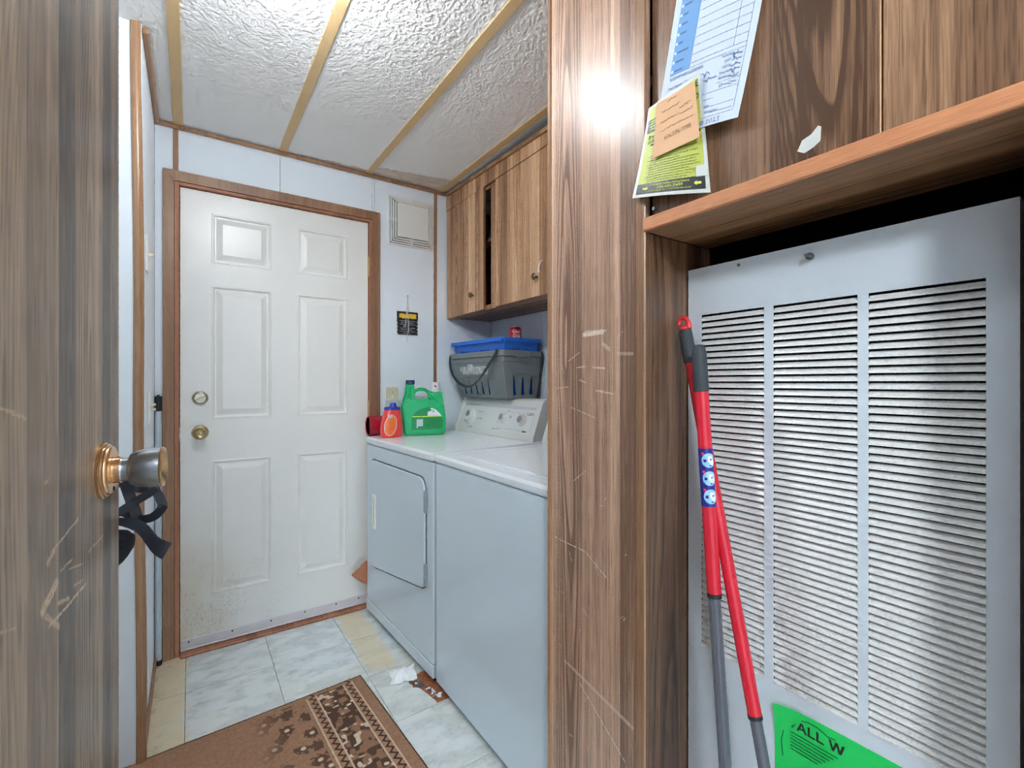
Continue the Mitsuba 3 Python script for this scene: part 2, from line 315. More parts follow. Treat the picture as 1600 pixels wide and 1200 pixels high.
mat('string', srgb(222, 222, 218), .8, .2)
mat('label_ink', srgb(120, 128, 134), .6, .2)
mat('knob_grey', srgb(140, 148, 154), .35, .5)
mat('panel_print', srgb(196, 206, 214), .3, .5)
def rug_col(p, n, uv):
    # local axes: a = distance from the right edge, b = distance from the far edge
    dx, dy = p.x - .5685, p.y - 1.907
    a = -(dx * math.cos(.06) + dy * math.sin(.06)); b = dx * math.sin(.06) - dy * math.cos(.06)
    base = mix(srgb(138, 102, 80), srgb(160, 124, 100), fbm(p.x * 160, p.y * 160))
    dk, lt, md = mi.Color3f(*srgb(66, 50, 44)), mi.Color3f(*srgb(204, 184, 160)), mi.Color3f(*srgb(140, 104, 82))
    nz = .5 + .5 * noise(p.x * 260, p.y * 260)
    def zig(a0, c):
        ph = b / .030; tri = dr.abs(ph - dr.floor(ph) - .5) * 2
        z = dr.select(dr.abs((a - a0) - .004 - tri * .018) < .005, 1.0, 0.0)
        inn = dr.select((a > a0 - .004) & (a < a0 + .030), 1.0, 0.0)
        c = mix(c, mi.Color3f(*srgb(160, 122, 98)), inn); return mix(c, dk, inn * z)
    c = base
    band = dr.select((a > .055) & (a < .215) & (b > .02), 1.0, 0.0)
    c = mix(c, dk, band * .9)
    q1, q2 = noise(a * 62, b * 62, 1.0), noise(a * 62 + 9, b * 62, 5.0)
    c = mix(c, md, band * smoothstep(.56, .60, q1)); c = mix(c, lt, band * smoothstep(.66, .70, q2) * smoothstep(.5, .56, noise(a * 21, b * 21, 2.0)))
    c = mix(c, dk, band * smoothstep(.02, .0, dr.abs(q1 - .64)))
    c = zig(.045, c); c = zig(.180, c)
    for a0 in (.043, .077, .178, .212): c = mix(c, lt, dr.select(dr.abs(a - a0) < .0028, 1.0, 0.0) * dr.select(b > .02, 1.0, 0.0) * .8)
    f1, f2, wh = voronoi(a * 16 + 3, b * 16)
    zone = dr.select(a > .225, 1.0, 0.0) * smoothstep(.42, .30, a) * smoothstep(.02, .03, b)
    leaf = smoothstep(.42, .34, f1 + .35 * (noise(a * 130, b * 130) - .5)) * dr.select(wh > .35, 1.0, 0.0)
    c = mix(c, dk, zone * leaf * .8); c = mix(c, lt, zone * smoothstep(.16, .10, f1) * dr.select(wh > .6, 1.0, 0.0))
    return c * (.8 + .35 * nz)
mat('rug', proc(rug_col), .95, .1, bump=lambda p, n, uv: noise(p.x * 700, p.y * 700) * .0008, eps=4e-4)
mat('dark_binding', srgb(78, 62, 50), .9, .1)
mat('cardboard', srgb(176, 120, 92), .8, .2)

# ================================================================== the setting
W, LX, RX, CZ, RY = 2.496, -.125, 1.563, 2.31, 1.86     # far wall, left wall, right wall, ceiling, the corner where the left wall turns
P, CY0, CY1 = .76, .627, .937                             # partition's face and its two edges
HX0, HX1, HY = -1.6, 2.0, -2.0
# floor: sub-floor with vinyl tiles, one tile torn beside the machines
k = struct('floor', bx(HX0, HX1, HY, W + .1, -.06, -.0045), M_('joint'), 'white marbled vinyl tile floor, torn beside the dryer')
tear = Polygon([(.712, 1.76), (.722, 1.735), (.716, 1.722), (.731, 1.712), (.738, 1.70), (.744, 1.672), (.748, 1.655), (.753, 1.625), (.757, 1.604), (.756, 1.588), (.99, 1.585), (.99, 1.79), (.78, 1.80), (.745, 1.79)])
G = .305
vis = sbox(LX, .28, 1.4, W) .union(sbox(.2, 1.0, 1.0, W))
for i in range(-4, 6):
    for j in range(-8, 1):
        x0, y0 = -.015 + i * G, 2.19 + j * G
        poly = sbox(x0 + .001, y0 + .001, x0 + G - .001, min(y0 + G, W) - .001)
        if x0 + G < LX and y0 + G > RY + .01: continue
        if x0 < LX < x0 + G and y0 + G > RY: poly = poly.difference(sbox(x0 - 1, RY, LX, 9))
        if poly.intersects(tear): poly = poly.difference(tear)
        if poly.area > 1e-4: part(k, 'tile', mv(extr(poly, .004), onZ((0, 0, -.004))), M_('vinyl'), False)
part(k, 'outer_floor', cat([bx(HX0, HX1, HY, -.256, -.004, -.0002), bx(HX0, -1.236, -.25, RY, -.004, -.0002)]), M_('vinyl'), False)
rr = np.random.default_rng(2); fr = []
part(k, 'subfloor', mv(extr(tear.buffer(.004), .0012), onZ((0, 0, -.0044))), M_('subfloor'), False, 'bare brown sub-floor')
for _ in range(26):
    t = rr.uniform(); c = np.array([.735 + .045 * t + rr.normal(0, .008), 1.765 - .16 * t + rr.normal(0, .01), .001])
    fr.append(hull(c + rr.normal(0, 1, (9, 3)) * [.006, .006, .0022]))
part(k, 'torn_scraps', cat(fr[:16]), M_('grey_glue'), False, kind='stuff')
part(k, 'torn_scraps', cat(fr[16:]), M_('tissue'), False, kind='stuff')

# ceiling: textured panels with gold battens over the joints
k = struct('ceiling', bx(HX0, HX1, HY, W + .1, CZ + .012, CZ + .08), M_('white_plastic'), 'textured white ceiling with gold battens and a torn stained corner')
BX = [-.0425, .3685, .7855, 1.2035]
xs = [HX0, -1.2, -.78, -.45] + BX + [1.62, HX1]
for a, b in zip(xs, xs[1:]): part(k, 'panel', bx(a + .002, b - .002, HY, W, CZ, CZ + .012), M_('ceiling'), False)
for b in xs[1:-1]: part(k, 'batten', bx(b - .0175, b + .0175, HY, W, CZ - .005, CZ, .0015), M_('batten_gold'), False)

# far wall with door opening, panels with recessed seams
DX0, DX1, DZ = -.052, .806, 2.062
k = struct('wall_far', cat([bx(LX - .1, DX0, W + .004, W + .1, 0, CZ), bx(DX1, RX + .1, W + .004, W + .1, 0, CZ), bx(DX0, DX1, W + .004, W + .1, DZ, CZ)]), M_('dark_wall'), 'white panelled end wall with the entry door')
def wpanel(x0, x1, z0, z1): part(k, 'panel', bx(x0 + .0008, x1 - .0008, W, W + .006, z0, z1, .0008), M_('wall'), False)
wpanel(LX, -.052, 0, CZ); wpanel(-.052, .359, DZ, CZ); wpanel(.359, .806, DZ, CZ); wpanel(.806, .819, 0, CZ); wpanel(.819, 1.172, 0, CZ); wpanel(1.172, RX, 0, CZ)
k = struct('wall_right', bx(RX + .006, RX + .1, .99, W + .1, 0, CZ), M_('dark_wall'), 'white wall behind the washer and dryer')
for a, b in ((.99, 1.30), (1.30, 1.98), (1.98, W)): part(k, 'panel', bx(RX, RX + .007, a + .0008, b - .0008, 0, CZ, .0008), M_('wall'), False)
k = struct('wall_left', cat([bx(LX - .1, LX, RY, W + .1, 0, CZ)]), M_('wall_textured'), 'narrow white wall left of the entry door')
struct('wall_return', bx(HX0, LX - .101, RY, RY + .1, 0, CZ), M_('wall_textured'), 'white wall stepping back left of the corner moulding')
struct('wall_side', bx(HX0 - .1, HX0, HY, RY + .1, 0, CZ), M_('wall'))
struct('wall_back', bx(HX0, HX1, HY - .1, HY, 0, CZ), M_('wall'))
struct('wall_hall', bx(HX1, HX1 + .1, HY, W, 0, CZ), M_('wall'))
struct('wall_near_unseen', cat([bx(HX0, -.19, -.05, .05, 0, CZ), bx(.755, HX1, -.05, .0, 0, CZ), bx(-.19, .755, -.05, .05, 2.07, CZ)]), M_('wall'), 'unseen partition with the doorway at the viewer, opening shaped to pass the hall light')  # out of view; its opening is shaped to let the hall lamp through
# trims
def trim(mesh, m, label=None):
    n = sum(1 for q in labels if q.startswith('trim_')) + 1; return struct(f'trim_{n}', mesh, M_(m), label)
trim(bx(LX, RX - .318, W - .016, W, CZ - .022, CZ - .005, .004), 'wood_moulding', 'thin wood strip along the top of the end wall')
trim(bx(LX, LX + .018, RY, W - .0165, CZ - .022, CZ - .005, .004), 'wood_moulding', 'thin wood strip along the top of the left wall')
trim(bx(-.061, -.042, W - .005, W, 2.105, CZ - .023, .0015), 'wood_trim', 'short wood batten above the left corner of the door casing')
trim(hull([(1.164, W, .915), (1.181, W, .915), (1.164, W - .006, .915), (1.181, W - .006, .915), (1.168, W, CZ - .023), (1.185, W, CZ - .023), (1.168, W - .006, CZ - .023), (1.185, W - .006, CZ - .023)]), 'wood_trim', 'tall wood batten on the end wall beside the wall cabinet')
trim(bx(LX, LX + .009, RY + .03, W - .001, 0, .035, .003), 'wood_trim', 'low wood base strip along the left wall')
# rounded corner moulding, slightly out of plumb
def corner_mould():
    V = []
    zs = np.linspace(0, CZ, 16)
    for z in zs:
        sh = -.009 + .013 * (1 - z / CZ) + .002 * math.sin(z * 5)
        cx, cy = LX - .004 + sh, RY + .004
        V += [(cx - .001 + .0145 * math.sin(t), cy - .0145 * math.cos(t), z) for t in np.linspace(-1.0, 2.4, 13)]
    n = 13; F = []
    for i in range(len(zs) - 1):
        for j in range(n): q = (j + 1) % n; F += [(i * n + j, i * n + q, (i + 1) * n + q), (i * n + j, (i + 1) * n + q, (i + 1) * n + j)]
    F += [(0, j + 1, j) for j in range(1, n - 1)]; e = (len(zs) - 1) * n; F += [(e, e + j, e + j + 1) for j in range(1, n - 1)]
    m = trimesh.Trimesh(V, F, process=False); m.fix_normals(); return m
trim(corner_mould(), 'wood_moulding', 'round tan corner moulding at the step in the left wall')

# ---------------- entry door
k = struct('door_1', None, None, 'white six-panel entry door')
SX0, SX1, SZ0, SZ1, SY = -.036, .787, .014, 2.046, 2.505
rects = [(.080, .322, 1.730, 1.955), (.438, .680, 1.730, 1.955), (.080, .322, 1.027, 1.629), (.438, .680, 1.027, 1.629), (.080, .322, .236, .838), (.438, .680, .236, .838)]
slabp = sbox(SX0, SZ0, SX1, SZ1)
for r in rects: slabp = slabp.difference(sbox(r[0], r[2], r[1], r[3]))
part(k, 'slab', mv(extr(slabp, .04), onY((0, SY + .04, 0))), M_('door_white'), False)
def raised(x0, x1, z0, z1):
    steps = [(0, 0), (.003, -.0015), (.007, -.0015), (.012, .009), (.018, .009), (.043, .0015), (.046, .0015)]
    V, F = [], []
    for ins, dy in steps: V += [(x0 + ins, SY + dy, z0 + ins), (x1 - ins, SY + dy, z0 + ins), (x1 - ins, SY + dy, z1 - ins), (x0 + ins, SY + dy, z1 - ins)]
    for i in range(len(steps) - 1):
        for j in range(4): q = (j + 1) % 4; a, b = i * 4, i * 4 + 4; F += [(a + j, a + q, b + q), (a + j, b + q, b + j)]
    e = (len(steps) - 1) * 4; F += [(e, e + 1, e + 2), (e, e + 2, e + 3)]
    o = len(V); V += [(x0, SY + .039, z0), (x1, SY + .039, z0), (x1, SY + .039, z1), (x0, SY + .039, z1)]
    for j in range(4): q = (j + 1) % 4; F += [(j, o + q, q), (j, o + j, o + q)]
    F += [(o, o + 2, o + 1), (o, o + 3, o + 2)]
    m = trimesh.Trimesh(V, F, process=False); m.fix_normals(); return m
for r in rects: part(k, 'panel', raised(*r), M_('door_white'), False)
part(k, 'door_sweep', cat([bx(SX0, SX1, SY - .006, SY, .018, .062, .002), bx(SX0, SX1, SY - .009, SY, .014, .022, .002)]), M_('sweep'), False)
for x in (-.005, .16, .32, .47, .62, .735): part(k, 'sweep_screw', cyl((x, SY - .005, .05), (x, SY - .0075, .05), .0035, 10), M_('dark_gap'))
q = part(k, 'knob', lathe([(0, 0), (.0315, 0), (.0325, .003), (.030, .007), (.020, .010), (.012, .014), (.011, .026), (.016, .032), (.024, .040), (.0265, .050), (.024, .060), (.016, .066), (.013, .064), (0, .063)], (.037, SY, .968), (0, -1, 0)), M_('brass_dull'), 40, 'brass door knob')
part(q, 'lock_button', lathe([(0, 0), (.006, 0), (.006, .004), (.004, .005), (0, .005)], (.037, SY - .063, .968), (0, -1, 0), 16), M_('brass_dull'))
q = part(k, 'deadbolt', lathe([(0, 0), (.030, 0), (.031, .004), (.028, .010), (.024, .011), (.022, .009), (0, .009)], (.037, SY, 1.122), (0, -1, 0)), M_('antique_nickel'), 40, 'round thumb-turn deadbolt')
part(q, 'thumb_turn', hull([(.037 + a * .5, SY - b, 1.118 + a * .28 + c) for a, b, c in ((-.038, .010, -.005), (-.038, .010, .005), (.038, .010, -.005), (.038, .010, .005), (-.034, .024, -.003), (-.034, .024, .003), (.034, .024, -.003), (.034, .024, .003))]), M_('antique_nickel'))
for z0, z1 in ((1.759, 1.862), (.995, 1.097), (.22, .32)):
    q = part(k, 'hinge', cat([bx(.784, .797, SY - .006, SY - .001, z0, z1)]), M_('brass_dull'))
    for i in range(5):
        h = (z1 - z0) / 5; part(q, 'hinge_knuckle', cyl((.7905, SY - .009, z0 + i * h + .0006), (.7905, SY - .009, z0 + (i + 1) * h - .0006), .0055, 12), M_('brass_dull'))
part(k, 'jamb', cat([bx(-.056, -.0385, 2.487, W + .08, 0, 2.062, .001), bx(.790, .806, 2.487, W + .08, 0, 2.062, .001), bx(-.0385, .790, 2.487, W + .08, 2.0495, 2.062, .001)]), M_('wood_jamb'), False)
part(k, 'strike_plate', bx(-.0395, -.0375, 2.4875, 2.50, .935, .995, .0008), M_('white_plastic'))
for nm, m in (('left', hull([(-.096, y, z) for y in (2.480, W) for z in (0, 2.106)] + [(-.057, y, z) for y in (2.484, W) for z in (0, 2.0625)])),
              ('right', hull([(.806, y, z) for y in (2.484, W) for z in (0, 2.0625)] + [(.845, y, z) for y in (2.480, W) for z in (0, 2.106)])),
              ('top', hull([(-.096, y, 2.1065) for y in (2.480, W)] + [(.845, y, 2.1065) for y in (2.480, W)] + [(-.056, y, 2.0635) for y in (2.484, W)] + [(.805, y, 2.0635) for y in (2.484, W)]))):
    part(k, 'casing', m, M_('wood_trim'), False)
part(k, 'threshold', bx(-.0375, .789, 2.462, 2.56, 0, .012, .004), M_('wood_jamb'), False)
struct('unseen_door_backing', bx(-.3, 1.0, W + .11, W + .13, 0, CZ), M_('dark_gap'))  # unseen dark sheet behind the entry door, darkens its gaps

# ---------------- partition panel, closet, header above the furnace
struct('wall_partition', cat([bx(P, P + .02, CY0 + .004, CY1 - .002, 0, CZ - .006), bx(P + .02, RX + .1, CY1 - .03, CY1 - .004, 0, CZ - .006)]), M_('wood_partition'), 'scratched walnut-print panel between the washer and the furnace closet', False)
trim(bx(P - .004, P + .022, CY1 - .013, CY1 + .002, 0, CZ - .006, .003), 'wood_moulding', 'edge moulding beside the washer')
trim(cat([bx(P - .0045, P + .001, CY0 - .003, CY0 + .022, 0, CZ - .006, .002)]), 'wood_moulding', 'corner moulding left of the furnace closet')
CB = .10
struct('wall_closet_left', bx(P + .001, .985, CY0, CY0 + .02, 0, 1.4945), M_('wood_closet'), 'walnut-print side of the furnace closet', False)
struct('wall_closet_inner', cat([bx(1.42, 1.45, CB, .80, 0, CZ), bx(.985, 1.42, .78, .80, 0, CZ), bx(.80, 1.42, CB - .02, CB, 0, CZ), bx(P + .021, 1.42, CB, .78, 1.80, 1.82)]), M_('dark_wall'))
k = struct('wall_header', bx(.785, .80, CB - .5, CY0 + .004, 1.522, CZ - .006), M_('dark_gap'), 'walnut-print panels above the furnace')
for a, b in ((.239, .6215), (-.14, .2365), (-.45, -.1425)): part(k, 'panel', bx(.775, .786, a, b, 1.5215, CZ - .007, .0012), M_('wood_partition_plain'), False)

struct('wall_closet_right', cat([bx(P, .80, CB - .5, CB - .021, 0, 1.4945)]), M_('wood_partition_plain'), None, False)

# ---------------- open interior door (hinged beside the viewer)
Rk = np.array([-.0865, .740]); dd = np.array([math.sin(math.radians(6)), math.cos(math.radians(6))]); nn = np.array([dd[1], -dd[0]])
MD = np.eye(4); MD[:3, 0] = (dd[0], dd[1], 0); MD[:3, 1] = (-nn[0], -nn[1], 0); MD[:3, 3] = (Rk[0], Rk[1], 0)      # local x along the door, y behind it
k = struct('door_2', None, None, 'open wood-grain interior door at the left edge')
part(k, 'slab', mv(bx(-.63, .0757, 0, .035, .015, 2.03, .0012), MD), M_('wood_door'), False)
KZ = 1.0845; KS = .93; MDK = MD @ np.diag([1, KS, 1, 1])
def onD(m): return mv(m, MD)
def onK(m): return mv(m, MDK)
q = part(k, 'rosette', onK(lathe([(0, 0), (.033, 0), (.0335, .003), (.0315, .0042), (.0315, .0062), (.0295, .0070), (.0295, .0085), (.0285, .0102), (.027, .0110), (.0165, .0110), (.0160, .0115), (.0160, .0195), (0, .0195)], (0, 0, KZ), (0, -1, 0), 56)), M_('brass'), 40, 'round polished brass rosette')
part(q, 'lock_pin', onK(cyl((.001, -.0095, KZ - .0225), (.001, -.0116, KZ - .0225), .0024, 12)), M_('dark_gap'))
q = part(k, 'knob', onK(lathe([(0, .0190), (.0145, .0190), (.0145, .0200), (.0138, .0215), (.0145, .0275), (.0185, .0290), (.0215, .036), (.0235, .043), (.0247, .053), (.0250, .0615), (.0244, .0620), (0, .0558)], (0, 0, KZ), (0, -1, 0), 56)), M_('steel'), 40, 'brushed steel tapered knob with a brass face')
part(q, 'knob_face', onK(lathe([(0, .0560), (.0244, .0622), (.0247, .0634), (.0236, .0650), (.0222, .0650), (.019, .0628), (.012, .0598), (.006, .0588), (0, .0586)], (0, 0, KZ), (0, -1, 0), 56)), M_('brass'), 40, 'dished brass face')
part(k, 'back_knob', onD(lathe([(0, 0), (.033, 0), (.0335, .004), (.0285, .0135), (.0165, .0145), (.0145, .031), (.0215, .036), (.0247, .053), (.0250, .062), (0, .062)], (0, .035, KZ), (0, 1, 0), 40)), M_('steel'), 40)
for z in (.2, 1.05, 1.85): part(k, 'hinge', onD(cat([cyl((-.634, .012, z - .045), (-.634, .012, z + .045), .006, 12)])), M_('brass_dull'))
struct('trim_30', cat([bx(-.2, -.176, -.07, .09, 0, 2.07, .002)]), M_('wood_trim'), 'door jamb beside the viewer')

# ================================================================== lamps
def unseen_ceiling_lamp(xy, power, label, name='unseen_ceiling_lamp', r=.125):
    k = thing(name, label, 'lamp')
    part(k, 'base', lathe([(0, 0), (r + .012, 0), (r + .014, .012), (r, .02), (0, .02)], (xy[0], xy[1], CZ - .0055), (0, 0, -1)), M_('white_plastic'))
    part(k, 'stem', cyl((xy[0], xy[1], CZ - .0258), (xy[0], xy[1], CZ - .0405), r * .55), M_('can_rim'))
    m = trimesh.creation.icosphere(4, r); m.apply_scale([1, 1, .78]); m.apply_translation((xy[0], xy[1], CZ - .041 - r * .78))
    part(k, 'shade', m, M_('white_plastic'), True, 'glowing frosted glass globe', emitter={'type': 'area', 'radiance': {'type': 'rgb', 'value': power}})
unseen_ceiling_lamp(LAMP, LAMP_POWER, 'round frosted ceiling lamp in front of the entry door', r=.072)
unseen_ceiling_lamp(UNSEEN_HALL, UNSEEN_HALL_POWER, 'round frosted ceiling lamp, unseen in the hall behind the viewer, placed to light the furnace')
unseen_ceiling_lamp(SIDE_FILL, SIDE_FILL_POWER, 'added round fill lamp, unseen in the open area left of the corner moulding')

# ================================================================== dryer and washer
def machine_frame(near, far):
    n, f = np.array(near), np.array(far); a = (f - n) / np.linalg.norm(f - n); M = np.eye(4)
    M[:3, 0] = (a[1], -a[0], 0); M[:3, 1] = (a[0], a[1], 0); M[:3, 3] = (n[0], n[1], 0); return M, float(np.linalg.norm(f - n))     # local x = depth, y = along the front
def rrect(y0, z0, y1, z1, rs_):
    """Rectangle with its own radius (or chamfer when negative) per corner: (y0,z0), (y1,z0), (y1,z1), (y0,z1)."""
    out = []; cs = [(y0, z0, 1, 1), (y1, z0, -1, 1), (y1, z1, -1, -1), (y0, z1, 1, -1)]; st = [180, 270, 0, 90]
    for (y, z, sy, sz), r, a0 in zip(cs, rs_, st):
        for t in np.linspace(a0, a0 + 90, 9): out.append((y + sy * r + r * math.cos(math.radians(t)), z + sz * r + r * math.sin(math.radians(t))))
    return Polygon(out)
def onM(M, x): return M @ np.array([[0, 0, 1, x], [1, 0, 0, 0], [0, 1, 0, 0], [0, 0, 0, 1.0]])      # sheet (y, z) with its normal along +depth
def console(root, M, y0, y1):
    prof = [(.530, .913), (.532, .930), (.590, 1.086), (.600, 1.102), (.615, 1.107), (.72, 1.107), (.725, 1.10), (.725, .913)]
    body = mv(extr(Polygon(prof), y1 - y0 - .05), M @ frame((1, 0, 0), (0, 0, 1), (0, y1 - .025, 0)))
    c = part(root, 'console', body, M_('white_plastic'), 20, 'slanted control console')
    for a, b in ((y0, y0 + .025), (y1 - .025, y1)):
        pr = Polygon(prof).buffer(.003)
        part(c, 'end_cap', mv(extr(pr, b - a), M @ frame((1, 0, 0), (0, 0, 1), (0, b, 0))), M_('white_plastic'), 20)
    ex = np.array([0, -1, 0]); ey = np.array([.058, 0, .156]); ey /= np.linalg.norm(ey)
    return c, M @ frame(ex, ey, (.532, y1 - .025, .930)), y1 - y0 - .05
def knob_on(c, F, x, y, r, name='knob', ring=0.0):
    q = part(c, name, mv(lathe([(0, 0), (r, 0), (r, .006), (r * .92, .010), (r * .80, .012), (r * .76, .022), (r * .70, .0245), (0, .0245)], n=32), F @ frame((1, 0, 0), (0, 1, 0), (x, y, 0))), M_('white_plastic'), 30)
    part(q, 'knob_face', mv(lathe([(0, .0246), (r * .62, .0246), (r * .62, .0252), (0, .0252)], n=28), F @ frame((1, 0, 0), (0, 1, 0), (x, y, 0))), M_('knob_grey'), 30)
    part(q, 'pointer', mv(bx(-.0025, .0025, -r * 1.02, -r * .5, .004, .0125, .001), F @ frame((math.cos(.5), math.sin(.5), 0), (-math.sin(.5), math.cos(.5), 0), (x, y, 0))), M_('white_plastic'))
    return q

# dryer
MD_, DW = machine_frame((.785, 1.688), (.752, 2.424))
d = thing('dryer', 'white front-loading dryer with a console of knobs, beside the entry door', 'dryer')
part(d, 'body', mv(cat([bx(.004, .71, .002, DW - .002, .075, .8735, .004), bx(.0, .71, .0, DW, .022, .074, .004)]), MD_), M_('white_enamel'), 25)
part(d, 'top', mv(bx(-.004, .735, -.001, DW + .001, .877, .912, .009), MD_), M_('white_deck'), 35, 'white enamelled top')
# door with rounded upper corners and a slanted lower edge
dp = unary_union([rrect(.062, .385, .664, .805, (.02, .02, .055, .02)), Polygon([(.062, .42), (.062, .372), (.085, .352), (.60, .268), (.64, .268), (.664, .295), (.664, .42)])])
yy = lambda y: y
door_poly = Polygon([(.060, .40), (.062, .375), (.072, .362), (.090, .352)] + [(.60, .273), (.636, .272), (.656, .285), (.664, .31)] + [(.664, .77)] + [(.664 - .03 + .03 * math.cos(t), .775 + .03 * math.sin(t)) for t in np.linspace(0, math.pi / 2, 8)] + [(.115 - .055 * math.sin(t), .748 + .057 * math.cos(t)) for t in np.linspace(0, math.pi / 2, 10)])
ring = door_poly.buffer(.0035).difference(door_poly.buffer(-.002))
part(d, 'door_gap_shade', mv(extr(ring, .0045), onM(MD_, .0005)), M_('gap_shade_grey'), False)  # grey ring painted as the shade in the gap around the door
dr_ = part(d, 'door', mv(puffy(door_poly.buffer(-.002), .02, .008, 5), onM(MD_, -.006)), M_('white_enamel'), 50, 'white door panel with a slanted lower edge')
h0, h1 = .470, .632
fr_ = sbox(.592, h0, .622, h1).buffer(.003).difference(sbox(.598, h0 + .010, .616, h1 - .010))
q = part(dr_, 'handle', mv(extr(fr_, .010), onM(MD_, -.010)), M_('white_plastic'), 25, 'recessed cream pull handle')
part(q if False else dr_, 'handle_recess', mv(extr(sbox(.597, h0 + .008, .617, h1 - .008), .0035), onM(MD_, -.0085)), M_('ivory'), False)
for z0, z1 in ((.665, .757), (.372, .462)):
    hg = part(d, 'hinge', mv(cat([bx(-.0055, .001, .052, .066, z0, z1, .001)] + [cyl((-.006, .059, z0 + .004 + i * .0145), (-.006, .059, z0 + .014 + i * .0145), .005, 10) for i in range(6)]), MD_), M_('knob_grey'), 30, 'small steel hinge')
part(d, 'lint_lid', mv(bx(.33, .48, .32, .56, .9115, .9128, .0006), MD_), M_('white_deck'), 25)
part(d, 'toe_shade_block', mv(bx(.02, .70, .02, DW - .02, 0, .022), MD_), M_('dark_gap'))  # near-black block standing in for the shade under the dryer
c, F, cl = console(d, MD_, .020, DW + .004)
part(c, 'trim_band', mv(bx(.01, cl - .012, .138, .150, -.0005, .002, .0008), F), M_('panel_print'))
fp = sbox(.014, .012, cl - .014, .130)
part(c, 'face_plate', mv(extr(fp, .0006), F), M_('panel_white'), False)
qd = part(c, 'dial', mv(lathe([(0, 0), (.048, 0), (.048, .004), (.043, .009), (.036, .012), (.034, .020), (.031, .023), (0, .023)], n=44), F @ frame((1, 0, 0), (0, 1, 0), (.105, .078, 0))), M_('white_plastic'), 30, 'large cycle dial')
part(qd, 'dial_face', mv(lathe([(0, .0231), (.018, .0231), (.018, .0238), (0, .0238)], n=28), F @ frame((1, 0, 0), (0, 1, 0), (.103, .086, 0))), M_('knob_grey'))
part(qd, 'pointer', mv(bx(-.003, .003, -.043, -.026, .010, .0135, .001), F @ frame((math.cos(-.6), math.sin(-.6), 0), (-math.sin(-.6), math.cos(-.6), 0), (.105, .078, 0))), M_('dark_gap'))
knob_on(c, F, .425, .083, .028); knob_on(c, F, .580, .080, .028)
lt = []
def pl(x0, x1, y, h=.0022): lt.append(mv(bx(x0, x1, y, y + h, .0006, .0009), F))
outline = line2([(.375, .118), (.652, .118), (.652, .030), (.375, .030), (.375, .118)], .0007); lt.append(mv(extr(outline, .0003), F @ frame((1, 0, 0), (0, 1, 0), (0, 0, .0006))))
for x, y, n in ((.175, .105, 6), (.175, .066, 7), (.10, .014, 8), (.038, .050, 3), (.040, .066, 3), (.045, .082, 2), (.465, .095, 3), (.465, .087, 3), (.43, .122, 4), (.600, .117, 6), (.600, .110, 7), (.345, .020, 9), (.615, .106, 3), (.54, .106, 3)):
    for i in range(n): lt.append(mv(bx(x + i * .0075, x + i * .0075 + .0055, y, y + .0032, .0006, .0009), F))
part(c, 'print', cat(lt), M_('label_ink'), False, 'small grey printing')
part(c, 'maker_mark', mv(cat([bx(.598, .606, .021, .030, .0006, .0010), bx(.609, .614, .022, .028, .0006, .001), bx(.616, .622, .022, .028, .0006, .001), bx(.624, .630, .022, .029, .0006, .001)]), F), M_('ink'), False, 'small dark maker mark')

# washer
MW, WW = machine_frame((.785, .962), (.785, 1.672))
w = thing('washer', 'white top-loading washer beside the wood panel partition', 'washing machine')
part(w, 'body', mv(bx(.004, .70, .002, WW - .002, .024, .8765, .006), MW), M_('white_enamel'), 25)
part(w, 'top', mv(bx(-.003, .72, -.001, WW + .001, .880, .912, .009), MW), M_('white_deck'), 35, 'white enamelled top')
lid = rrect(.085, .075, WW - .085, .49, (.03, .03, .03, .03))
lidm = mv(puffy(lid, .009, .004, 4), MW @ np.array([[0, 1, 0, 0], [1, 0, 0, 0], [0, 0, -1, .916], [0, 0, 0, 1.0]])); lidm.fix_normals()
part(w, 'lid', lidm, M_('white_deck'), 50, 'lift-up lid')
rimp = rrect(.06, .05, WW - .06, .515, (.04, .04, .04, .04)).difference(rrect(.07, .06, WW - .07, .505, (.035, .035, .035, .035)))
rm = mv(extr(rimp, .003), MW @ np.array([[0, 1, 0, 0], [1, 0, 0, 0], [0, 0, -1, .9142], [0, 0, 0, 1.0]])); rm.fix_normals()
part(w, 'lid_rim', rm, M_('white_deck'), False)
part(w, 'toe_shade_block', mv(bx(.03, .68, .02, WW - .02, 0, .024), MW), M_('dark_gap'))  # dark block in place of the shaded gap below the washer
c, F, cl = console(w, MW, .004, WW - .006)
part(c, 'face_plate', mv(extr(line2([(.02, .012), (.02, .125), (cl - .02, .125), (cl - .02, .012), (.02, .012)], .0012), .0006), F), M_('label_ink'), False)
part(c, 'print', mv(bx(.045, .06, .02, .028, .0003, .0008), F), M_('ink'), False)
knob_on(c, F, .50, .08, .03); knob_on(c, F, .18, .08, .03)

